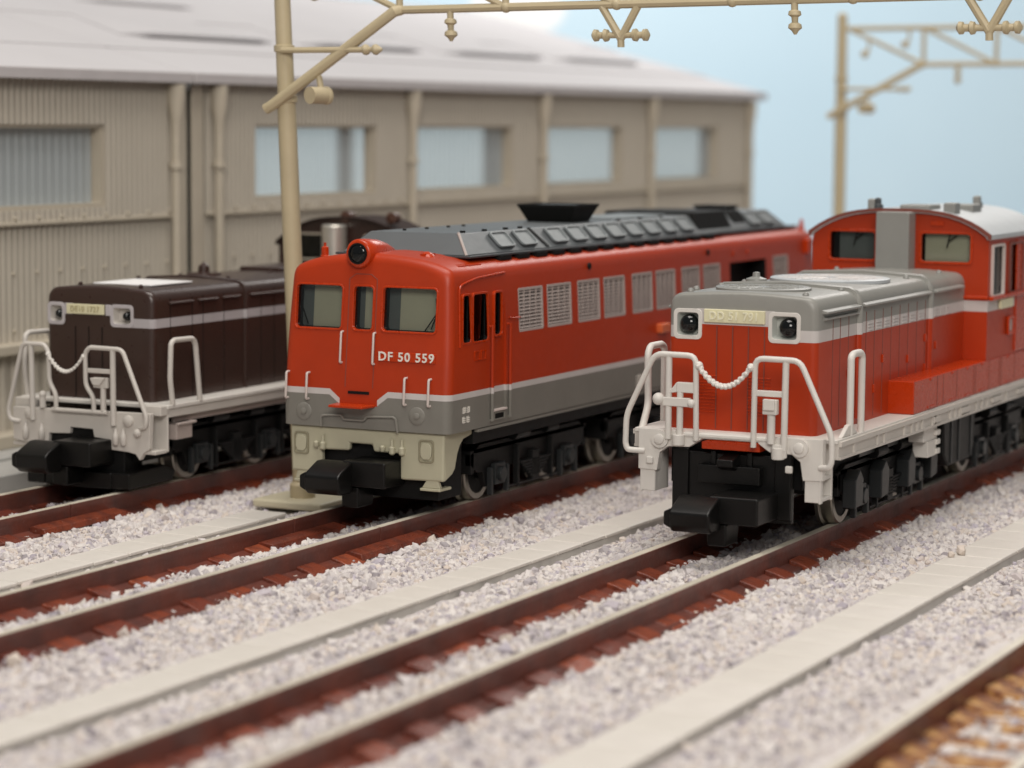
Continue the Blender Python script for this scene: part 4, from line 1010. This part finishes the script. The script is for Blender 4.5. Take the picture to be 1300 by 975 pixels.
# front beam, steps and railings
XB = 0.14
L = [(1.295, 1.50), (1.295, 0.94), (1.02, 0.93), (0.98, 1.18), (0.86, 1.27), (0.55, 1.28), (0.47, 1.33), (0.38, 1.39), (0.38, 1.45), (0.62, 1.46), (0.66, 1.50)]
fb = MB().prism(L, 'x', XB, XB + .13).build('front_beam', 'white', red, bevel=.012, seg=2)
fb2 = MB().prism([(-y - .06, z) for y, z in L], 'x', XB, XB + .13).build('front_beam', 'white', red, bevel=.012, seg=2)
for s, y0, y1 in ((1, 1.05, 1.27), (-1, -1.33, -1.10)):
    b = MB(); b.box(XB + .02, XB + .06, y0 + .004, y1 - .004, .645, .955); b.box(XB + .025, XB + .495, y0 + .008, y1 - .008, .65, .70); b.box(XB + .025, XB + .495, y0 + .008, y1 - .008, 0.93, 0.98)
    ya, yb = (y1 - .03, y1) if s > 0 else (y0, y0 + .03)
    yc, yd = (y0, y0 + .03) if s > 0 else (y1 - .03, y1)
    b.box(XB + .44, XB + .50, y0 + .002, y1 - .002, .635, 1.40); b.box(XB + .03, XB + .48, yc, yd, .64, 1.39); b.box(XB + .015, XB + .11, ya, yb, .63, 1.39)
    b.build('corner_step', 'white', red, bevel=.01)
MB().cyl((XB + .03, 0.62, 1.445), (XB + .03, -0.60, 1.445), 0.045, 10).build('uncoupling_rod', 'white', red)
MB().box(XB + .08, .60, -0.44, 0.40, 1.26, 1.36).build('front_sill', 'red', red, bevel=.01)
for y in (0.965, -1.04): 
    MB().lathe((XB + .01, y, 1.37), (-1, 0, 0), [(0, .125), (.055, .122), (.055, .10), (.03, .095), (.03, .075), (.08, .07), (.09, .05), (.09, .001)], 20).build('tail_lamp', 'white', fb, angle=50)
    MB().box(XB - .04, XB + .02, y + .10, y + .20, 1.02, 1.12).build('beam_cock', 'white', fb, bevel=.02)
XR = XB + .0
round_post(red, 'front_railing', 'white', [(XR, 1.20, 1.19), (XR - .06, 1.43, 1.20), (XR - .06, 1.46, 1.28), (XR - .06, 1.45, 1.68), (XR - .04, 1.05, 2.53), (XR - .04, 0.45, 2.525), (XR - .02, 0.44, 1.38)], .040, .12)
round_post(red, 'front_railing', 'white', [(XR, -1.32, 1.12), (XR - .06, -1.47, 1.14), (XR - .06, -1.50, 1.22), (XR - .06, -1.50, 1.55), (XR - .04, -1.03, 2.53), (XR - .04, -0.40, 2.535), (XR - .02, -0.385, 1.34)], .040, .12)
round_post(red, 'railing_post', 'white', [(XR - .03, 0.845, 2.53), (XR - .03, 0.845, 1.38)], .045); round_post(red, 'railing_post', 'white', [(XR - .03, -0.83, 2.53), (XR - .03, -0.82, 1.32)], .045)
ck = MB(); ck.box(XR - .06, XR + .01, 0.44, 0.72, 2.02, 2.16); ck.prism([(0.72, 2.16), (0.80, 2.06), (0.86, 2.10), (0.88, 2.00), (0.72, 2.02)], 'x', XR - .06, XR + .01); ck.cyl((XR - .02, .68, 2.05), (XR - .02, .68, 1.40), .045, 10); ck.box(XR - .08, XR - .0, 0.52, 0.92, 1.83, 1.95); ck.ball((XR - .06, 0.98, 1.92), .085, 12, 8); ck.ball((XR - .06, .50, 1.88), .06, 10, 6); ck.cyl((XR - .03, .69, 1.45), (XR - .03, .69, 1.30), .085, 12)
ck.build('brake_hose', 'white', red, bevel=.012, angle=50)
ck = MB(); ck.box(XR - .05, XR + .02, -0.82, -0.40, 2.03, 2.11); ck.box(XR - .12, XR - .02, -0.74, -0.54, 1.80, 2.0); ck.box(XR - .16, XR - .11, -0.72, -0.56, 1.86, 2.01); ck.cyl((XR - .04, -.64, 1.82), (XR - .04, -.64, 1.40), .055, 10); ck.cyl((XR - .03, -.74, 1.36), (XR - .03, -.74, 1.20), .09, 12); ck.box(XR - .06, XR + .0, -.86, -.66, 1.22, 1.40)
ck.build('coupling_crank', 'white', red, bevel=.012, angle=50)
chain(red, (XR - .05, 0.40, 2.40), (XR - .05, 0.05, 2.135), (XR - .05, -0.345, 2.41))
for s in (-1, 1):
    y = s * 1.42
    round_post(red, 'side_railing', 'white', [(1.02, y, 1.44), (1.02, y, 2.52), (1.10, y, 2.56), (1.40, y, 2.56), (1.48, y, 2.50), (1.48, y, 1.44)] if s < 0 else [(0.55, y, 1.44), (0.75, y, 1.75), (0.72, y, 2.45), (0.80, y, 2.56), (1.2, y, 2.56), (1.3, y, 2.5), (1.3, y, 1.44)], .05, .10)
MB().prism([(0.62, 1.47), (1.3, 1.47), (1.02, 1.62), (0.90, 1.62)], 'y', -1.45, -1.38).build('railing_foot', 'white', red, bevel=.02)
# under the frame
bx = MB(); bx.box(0.34, 0.44, -0.86, 0.86, 0.30, 1.20); bx.box(0.30, 0.36, -0.86, -0.62, 0.35, 1.24); bx.box(0.30, 0.36, 0.62, 0.86, 0.35, 1.24); bx.box(0.2, 0.4, -0.45, 0.45, 0.80, 1.05); bx.box(0.30, 0.36, -0.30, -0.22, .8, 1.24); bx.box(0.30, 0.36, .22, .30, .8, 1.24)
bx.prism([(0.45, 0.9), (0.45, 1.22), (0.05, 1.15), (0.05, 1.05)], 'y', -.12, .12); bx.build('pilot_frame', 'black', red, bevel=.02)
MB().box(0.5, 16.6, -0.95, 0.95, 0.75, 1.40).build('underframe', 'black_matt', red)
MB().box(1.9, 3.1, -1.0, 1.0, 1.15, 1.22).build('pickup_strip', 'copper', red)
coupler(red, 0.0, -0.07, -0.12)
for ax in ((2.55, 5.1), (8.55, 10.5), (13.2, 15.4)): bogie(red, ax, 1.02)
for s in (-1, 1):
    for x in (1.95, 3.1, 4.35, 5.45):
        MB().prism([(x - .02, .32), (x + .30, .36), (x + .32, .72), (x + .16, .86), (x - .02, .72)], 'y', *sorted((s * 1.02, s * 1.22))).build('sand_box', 'axlebox', red, bevel=.018)
    MB().box(2.4, 5.0, *sorted((s * 1.0, s * 1.10)), .98, 1.06).build('brake_beam', 'axlebox', red, bevel=.012)
    ld = MB(); ld.box(4.45, 5.10, *sorted((s * 1.40, s * 1.16)), 0.98, 1.19); ld.box(4.60, 5.0, *sorted((s * 1.42, s * 1.18)), .74, 0.98)
    for q in range(3): ld.box(4.95, 5.12, *sorted((s * 1.45, s * 1.30)), .76 + q * .14, .84 + q * .14)
    ld.build('side_step', 'white', red, bevel=.012)
    MB().prism([(5.9, .62), (6.15, .42), (7.3, .42), (7.5, .62), (7.55, 1.2), (5.85, 1.2)], 'y', *sorted((s * 1.28, s * .5))).build('fuel_tank', 'underframe', red, bevel=.04)
    [MB().box(x, x + .06, *sorted((s * 1.30, s * 1.2)), .46, 1.18).build('tank_strap', 'axlebox', red, bevel=.012) for x in (6.2, 6.6, 7.25)]

# ================= brown locomotive
brn = thing('diesel_locomotive', 'dark brown diesel locomotive with a white side line, beside the shed wall', 'locomotive', (0, YT['brown'], 0))
BZ0, BZ1 = 1.16, 3.04
LILAC = (0.47, 0.44, 0.45)
def livery_brown(n, x, y, z):
    ay = n.math('ABSOLUTE', n.math('SUBTRACT', y, 0.20))
    c = n.mix(n.math('MULTIPLY', n.math('GREATER_THAN', z, 2.465), n.math('LESS_THAN', z, 2.605)), BROWN, LILAC)
    mid = n.math('MULTIPLY', n.math('LESS_THAN', ay, 0.62), n.math('LESS_THAN', x, 0.62))
    return n.mix(mid, c, BROWN)
M['livery_brown'] = livery('dark_brown_bonnet', livery_brown, 0.30, 0.6)
hm = hood_mesh(0.55, 8.02, 1.0, BZ0, BZ1).mesh('bonnet'); hm.materials.append(M['livery_brown'])
rc = MB()
for yc, hw_ in ((0.81, .135), (-0.42, .185)): rc.prism(rrect(yc - hw_, yc + hw_, 2.49, 2.78, .05), 'x', 0.3, 0.76)
hm = cut(hm, rc, 'white_warm'); bon = place('bonnet', hm, brn, angle=40)
M['lilac'] = plastic('lilac_white', LILAC, 0.42)
lamp_panel(brn, 0.55, 0.81, 0.33, 2.46, 2.81, 'lilac', 'white_warm', 0.07, 0.76)
lamp_panel(brn, 0.55, -0.42, 0.43, 2.46, 2.81, 'lilac', 'white_warm', 0.07, -0.50)
MB().box(0.535, 0.57, 0.50, 0.64, 2.63, 2.80).box(0.535, .57, -.22, -.12, 2.63, 2.80).build('headlight_side', 'lilac', brn, bevel=.008)
np_ = MB().box(0.52, 0.575, -0.10, 0.60, 2.64, 2.795).build('number_plate', 'cream_plate', brn, bevel=.01)
M['ochre_letter'] = plastic('faint_number', (0.38, 0.33, 0.18), 0.5)
letters('number_lettering', 'DE10 1727', 0.125, 0.006, 'front', (0.516, 0.25, 2.717), 'ochre_letter', np_, 0.92, 1.06, 0.0)
for y in (0.45, 0.2, -0.05): MB().box(0.539, 0.56, y - .005, y + .005, 1.2, 2.45).build('door_seam', 'dull_black', bon, flat=True)
for x in (1.0, 1.6, 1.9, 2.5, 3.6, 4.0, 4.6): MB().box(x - .006, x + .006, -1.003, -.98, 1.3, 2.9).build('door_seam', 'dull_black', bon, flat=True)
for a, b in ((0.95, 1.6), (1.75, 2.3), (2.45, 2.95), (3.25, 4.4)): MB().prism([(-.97, 2.87), (-1.05, 2.84), (-1.05, 2.815), (-.97, 2.81)], 'x', a, b).build('bonnet_gutter', 'brown', brn, bevel=.008)
for x in (3.12, 6.0):
    pts = [(x, -1.01, 1.3), (x, -1.01, 2.87), (x, -.95, 3.0), (x, -.86, 3.045), (x, 0, 3.095), (x, .86, 3.045), (x, .95, 3.0), (x, 1.01, 2.87), (x, 1.01, 1.3)]
    MB().tube(pts, .035, 6).build('bonnet_strap', 'livery_brown', brn, angle=60)
MB().prism(rrect(1.05, 2.22, -0.62, 0.50, .05), 'z', 3.072, 3.092).build('roof_white_panel', 'sheet_white', brn, bevel=.004)  # plain white rectangular sheet on the bonnet top
ft = MB(); ft.box(2.75, 3.0, 0.35, -0.05, 3.06, 3.10) if 0 else None
for x, y in ((0.8, -.6), (0.9, .6), (2.6, .7), (3.4, -.5), (3.5, .5), (4.4, .4), (5.0, -.3)): MB().ball((x, y, 3.075), .04, 8, 5).build('bonnet_bolt', 'brown', brn)
ft.lathe((3.75, .2, 3.07), (0, 0, 1), [(0, .30), (.05, .28), (.06, .1), (.16, .09), (.2, .04), (.24, .001)], 16)
ft.build('bonnet_cap', 'brown', brn); MB().box(5.3, 6.6, -.3, .5, 3.06, 3.14).build('bonnet_hatch', 'brown', brn, bevel=.02)
cm = MB().prism(arch(1.38, 1.30, 3.875, 3.43, 2.6), 'x', 8.0, 8.95); me = cm.mesh('cab'); me.materials.append(M['livery_brown'])
cc = MB(); cc.prism(rrect(0.42, 1.08, 3.15, 3.58, .05), 'x', 7.6, 8.5); cc.prism(rrect(-1.08, -0.42, 3.15, 3.58, .05), 'x', 7.6, 8.5)
me = cut(me, cc, 'black_matt'); place('cab', me, brn, angle=28)
for a, b in ((0.42, 1.08), (-1.08, -0.42)): 
    w = MB().ring(rrect(a - .03, b + .03, 3.12, 3.61, .07), rrect(a, b, 3.15, 3.58, .05), 'x', 7.98, 8.03).build('window_frame', 'trim', brn, bevel=.006); MB().box(8.06, 8.065, a, b, 3.14, 3.59).build('window_glass', 'glass', w, flat=True)
MB().ring(arch(1.42, 3.38, 3.92, 3.45, 2.6), arch(1.36, 3.38, 3.88, 3.41, 2.6), 'x', 7.93, 9.0, False).build('cab_roof', 'brown_matt', brn, bevel=.008)
MB().lathe((7.8, 0.10, 2.9), (0, 0, 1), [(0, .225), (.85, .225), (.875, .20), (.875, .001)], 24).build('exhaust_stack', 'chrome', brn, angle=40)
for y in (-1.45 + 1.43, -0.95): MB().lathe((8.25, y, 3.91), (-1, 0, 0), [(0, .05), (.05, .10), (.25, .105), (.27, .085), (.15, .07), (.15, .001)], 16).build('horn', M.setdefault('horn', plastic('brown_horn', (0.08, 0.035, 0.022), .4)), brn)
MB().box(0.36, 13.4, -1.38, 1.38, 1.27, 1.335).build('running_plate', 'white', brn, bevel=.015)
for s in (-1, 1):
    MB().box(0.40, 13.3, *sorted((s * 1.36, s * 1.28)), 1.14, 1.268).build('side_sill', 'white_warm', brn, bevel=.012)
    MB().box(0.70, 13.3, *sorted((s * 1.26, s * 1.2)), 1.03, 1.138).build('lower_sill', 'louvre', brn, bevel=.012)
    b = MB(); b.box(0.20, 0.42, *sorted((s * 1.36, s * 1.05)), 1.18, 1.33); b.box(0.38, 0.42, *sorted((s * 1.36, s * 1.05)), .62, 1.25); b.box(0.10, 0.42, *sorted((s * 1.33, s * 1.05)), .60, .66)
    b.build('corner_step', 'white_warm', brn, bevel=.015)
    b = MB(); b.box(0.62, 1.05, *sorted((s * 1.36, s * 1.18)), .78, 1.04); b.box(0.62, 1.12, *sorted((s * 1.40, s * 1.18)), 1.0, 1.04); b.build('sand_box', 'louvre', brn, bevel=.015)
    pts = [(0.52, -1.36, 1.33), (0.45, -1.36, 1.72), (0.48, -1.36, 2.26), (0.56, -1.36, 2.31), (1.06, -1.36, 2.30), (1.14, -1.36, 2.22), (1.26, -1.36, 1.33)]
    round_post(brn, 'side_railing', 'white_warm', [(x + (.15 if s > 0 else 0), y * -s if s > 0 else y, z) for x, y, z in pts] if s < 0 else [(x, 1.36, z) for x, y, z in pts], .042, .10)
XB = 0.05
P = [(1.29, 1.20), (1.28, 0.70), (1.10, 0.665), (0.62, 0.64), (0.60, .83), (0.21, .845), (0.20, .945), (-0.215, .935), (-0.24, .815), (-0.55, .79), (-0.56, .64), (-0.85, .625), (-1.0, .60), (-1.07, .51), (-1.14, .62), (-1.25, .69), (-1.27, 1.23)]
fb = MB().prism(P, 'x', XB, XB + .10).build('front_beam', 'white_warm', brn, bevel=.012)
MB().cyl((XB - .04, .50, 1.205), (XB - .04, -.52, 1.205), .035, 10).build('uncoupling_rod', 'white_warm', brn)
for y, z in ((0.95, 1.12), (-0.88, 1.10)): MB().lathe((XB + .01, y, z), (-1, 0, 0), [(0, .09), (.05, .085), (.07, .05), (.075, .001)], 16).build('tail_lamp', 'white_warm', fb)
for y in (1.02, .72, -.66, -.80): MB().lathe((XB - .03, y, .72), (0, 0, 1), [(0, .03), (.03, .05), (.16, .05), (.2, .03), (.26, .02)], 10).build('hose_cock', 'white_warm', fb)
MB().ball((XB - .03, -1.06, .93), .065, 10, 6).build('beam_boss', 'white_warm', fb)
MB().add([(XB + .12, 1.02, 2.10), (XB + .12, 0.98, 1.25), (XB + .12, 1.28, 1.22)], [(0, 1, 2)]) if 0 else None
rr = .036
round_post(brn, 'front_railing', 'white_warm', [(XB, 1.14, .98), (XB - .05, 1.30, 1.0), (XB - .05, 1.335, 1.15), (XB - .04, 1.05, 2.195), (XB - .04, .64, 2.195), (XB - .04, .565, 2.08), (XB - .04, .555, 1.62), (XB - .04, .43, 1.44), (XB - .04, .435, 1.2)], rr, .09)
round_post(brn, 'front_railing', 'white_warm', [(XB, -1.08, 1.0), (XB - .05, -1.22, 1.02), (XB - .05, -1.24, 1.18), (XB - .04, -.80, 2.18), (XB - .04, -.20, 2.19), (XB - .04, -.12, 2.10), (XB - .04, -.125, 1.60), (XB - .04, -.27, 1.43), (XB - .04, -.27, 1.2)], rr, .09)
round_post(brn, 'railing_post', 'white_warm', [(XB - .03, .90, 2.19), (XB - .03, .88, 1.02)], .045); round_post(brn, 'railing_post', 'white_warm', [(XB - .03, -.62, 2.19), (XB - .03, -.62, 1.02)], .045)
ck = MB(); ck.box(XB - .05, XB + .0, -.60, -.16, 1.80, 1.87); ck.box(XB - .07, XB - .01, -.54, -.28, 1.58, 1.74); ck.prism([(-.24, 1.73), (-.52, 1.74), (-.42, 1.62), (-.30, 1.62)], 'x', XB - .11, XB - .05); ck.cyl((XB - .03, -.44, 1.6), (XB - .03, -.44, 1.22), .045, 10)
ck.build('coupling_crank', 'white_warm', brn, bevel=.012, angle=50)
ck = MB(); ck.cyl((XB - .02, .70, 1.22), (XB - .02, .70, 1.42), .05, 10); ck.ball((XB - .02, .70, 1.42), .06, 10, 6); ck.build('brake_hose', 'white_warm', brn)
chain(brn, (XB - .05, .56, 2.06), (XB - .05, .2, 1.80), (XB - .05, -.10, 2.05), r=.030)
MB().box(.3, 12.8, -.9, .9, .45, 1.14).build('underframe', 'black_matt', brn)
MB().box(0.12, .6, -.75, .75, .25, .95).build('pilot_frame', 'black_matt', brn, bevel=.02)
coupler(brn, -0.05, -.0)
pl = MB(); pl.prism([(-0.05, .06), (-0.05, .30), (0.9, .34), (1.2, .22), (1.1, .08)], 'y', -.95, -.62); pl.prism([(-0.05, .06), (-0.05, .30), (0.9, .34), (1.2, .22), (1.1, .08)], 'y', .62, .95); pl.box(-.045, .1, -.615, .615, .05, .30); pl.build('guard_plate', 'black', brn, bevel=.02)
for ax in ((1.75, 3.75, 5.7), (9.2, 11.2)): bogie(brn, ax, 1.0)

# ================================================================= CATENARY GANTRIES
def gantry(label, x, lean, ztop, zl0, rise):
    t = thing('catenary_gantry', label, 'gantry', (x, 2.45, -0.35), 'beige catenary gantries across the tracks')
    oz, oy = 0.35, -2.45
    def W(mb): mb.v = [(px, py + oy + lean * (pz / 7.4 - 0.33), pz + oz) for px, py, pz in mb.v]; return mb
    r = 0.145
    def pole(y):
        mb = MB().lathe((0, y, -0.25), (0, 0, 1), [(0, r + .05), (.25, r + .05), (.3, r), (6.15, r), (6.16, r + .03), (6.26, r + .03), (6.27, r * .92), (6.92, r * .92), (6.93, r + .015), (7.02, r + .015), (7.03, r * .88), (ztop + .25, r * .84), (ztop + .32, .03)], 20); W(mb).build('mast', 'beige', t, angle=40)
        W(MB().box(-0.50, 0.50, y - .62, y + .62, -0.33, -0.20)).build('base_plate', 'cream_base', t, bevel=.045)
    pole(2.45); pole(-13.8)
    zu = zl0 + 0.97
    def zl_(y): return zl0 + rise * (0.4 - y)
    nd = [0.40 - 1.775 * i for i in range(8)]
    W(MB().cyl((0, nd[0], zl_(nd[0]) + .10), (0, nd[-1], zl_(nd[-1]) + .10), .062, 8)).build('lower_chord', 'beige', t)
    W(MB().cyl((0, 2.45, zu + rise * -2), (0, -13.8, zu + rise * 14.2), .062, 8)).build('upper_chord', 'beige', t)
    def zu_(y): return zu + rise * (0.4 - y)
    for i, y in enumerate(nd):
        W(MB().cyl((0, y, zl_(y) + .08), (0, y, zu_(y)), .055, 8)).build('vertical_strut', 'beige', t)
        W(MB().ball((0, y, zl_(y) + .10), .085, 10, 6)).build('gusset', 'beige', t)
    for i in range(len(nd) - 1): W(MB().cyl((0, nd[i], zu_(nd[i])), (0, nd[i + 1], zl_(nd[i + 1]) + .10), .05, 8)).build('diagonal_strut', 'beige', t)
    W(MB().cyl((0, 2.2, zu - .05), (0, nd[0], zl0 + .10), .052, 8)).build('diagonal_strut', 'beige', t)
    W(MB().cyl((0, -13.5, zu_(-13.5) - .05), (0, nd[-1], zl_(nd[-1]) + .10), .052, 8)).build('diagonal_strut', 'beige', t)
    W(MB().tube([(-0.17, 2.72, 5.80), (-0.17, 2.60, 5.86), (-0.10, nd[0] + .05, zl0 + .07), (0, nd[0], zl0 + .10)], .085, 10)).build('knee_brace', 'beige', t)
    W(MB().tube([(-0.17, -14.0, 5.80), (-0.10, nd[-1], zl_(nd[-1]) + .07)], .085, 10)).build('knee_brace', 'beige', t)
    za = zl0 - 0.49
    a = MB().cyl((-.16, 2.40, za), (-.16, 0.92, za), .045, 8)
    a.lathe((-.16, 0.98, za), (0, -1, 0), [(0, .03), (.02, .07), (.06, .085), (.1, .07), (.12, .04), (.16, .04), (.2, .075), (.24, .085), (.28, .06), (.34, .02)], 12); W(a).build('bracket_arm', 'beige', t)
    d = MB().cyl((-.12, 1.78, 6.30), (-.16, 1.72, 6.06), .05, 8); d.lathe((-.42, 1.78, 6.01), (1, -.32, 0), [(0, .03), (.0, .13), (.30, .13), (.31, .14), (.36, .14), (.36, .02)], 20); W(d).build('pulley', 'beige', t, angle=40)
    for y in (-0.45, -5.85, -11.3):
        i_ = MB().lathe((0, y, zl_(y) + .06), (0, 0, -1), [(0, .05), (.1, .05), (.12, .085), (.17, .095), (.20, .05), (.27, .045), (.30, .09), (.35, .10), (.39, .05), (.44, .02)], 14); W(i_).build('insulator', 'beige', t)
    for y in (-3.2, -8.6):
        zq = zl_(y) + 0.03
        h = MB().cyl((0, y + .28, zq + .04), (0, y, zq - .42), .06, 8); h.cyl((0, y - .28, zq + .04), (0, y, zq - .42), .06, 8); h.cyl((0, y, zq - .34), (0, y, zq - .54), .055, 8)
        W(h).build('hanger', 'beige', t)
        for s in (-1, 1):
            q = MB().lathe((0, y, zq - .37), (0, s, 0), [(0, .045), (.18, .045), (.20, .085), (.25, .095), (.28, .05), (.34, .05), (.36, .085), (.41, .09), (.45, .03)], 12); W(q).build('insulator', 'beige', t)
    for (y, z) in ((1.75, zu - .22), (0.75, zu)):
        W(MB().tube([(-.05, y, z), (-.05, y, z - .30), (-.05, y + .1, z - .36)], .035, 6).ball((-.05, y + .1, z - .40), .10, 10, 6)).build('lamp', 'beige', t)
    return t
gantry('beige catenary gantry in front of the shed, its mast beside the DF 50 locomotive', 2.14, 0.34, 8.3, 7.185, 0.010)
gantry('blurred beige catenary gantry far behind the cab of the grey-bonneted locomotive', 27.5, 0.02, 8.25, 6.96, 0.004)

# ---- loose stones on the trough lid
def loose(x, y, z, r, label):
    bm = bmesh.new(); bmesh.ops.create_icosphere(bm, subdivisions=1, radius=r)
    for v in bm.verts: v.co *= random.uniform(.75, 1.2)
    me = bpy.data.meshes.new('loose_stone'); bm.to_mesh(me); bm.free(); me.materials.append(M['stone'])
    o = bpy.data.objects.new('loose_stone', me); COL.objects.link(o); o.location = (x, y, z); o.rotation_euler = (random.random() * 3, 0, random.random() * 6)
    tag(o, label, 'stone')
loose(2.30, -8.15, -0.205, .085, 'grey stone lying on the trough lid beside the grey-bonneted locomotive, larger of two')
loose(2.05, -8.08, -0.215, .06, 'small grey stone lying next to a larger one on the trough lid')
loose(-9.45, -1.02, -0.24, .10, 'blurred grey stone leaning against the near rail of the DF 50 locomotive track')
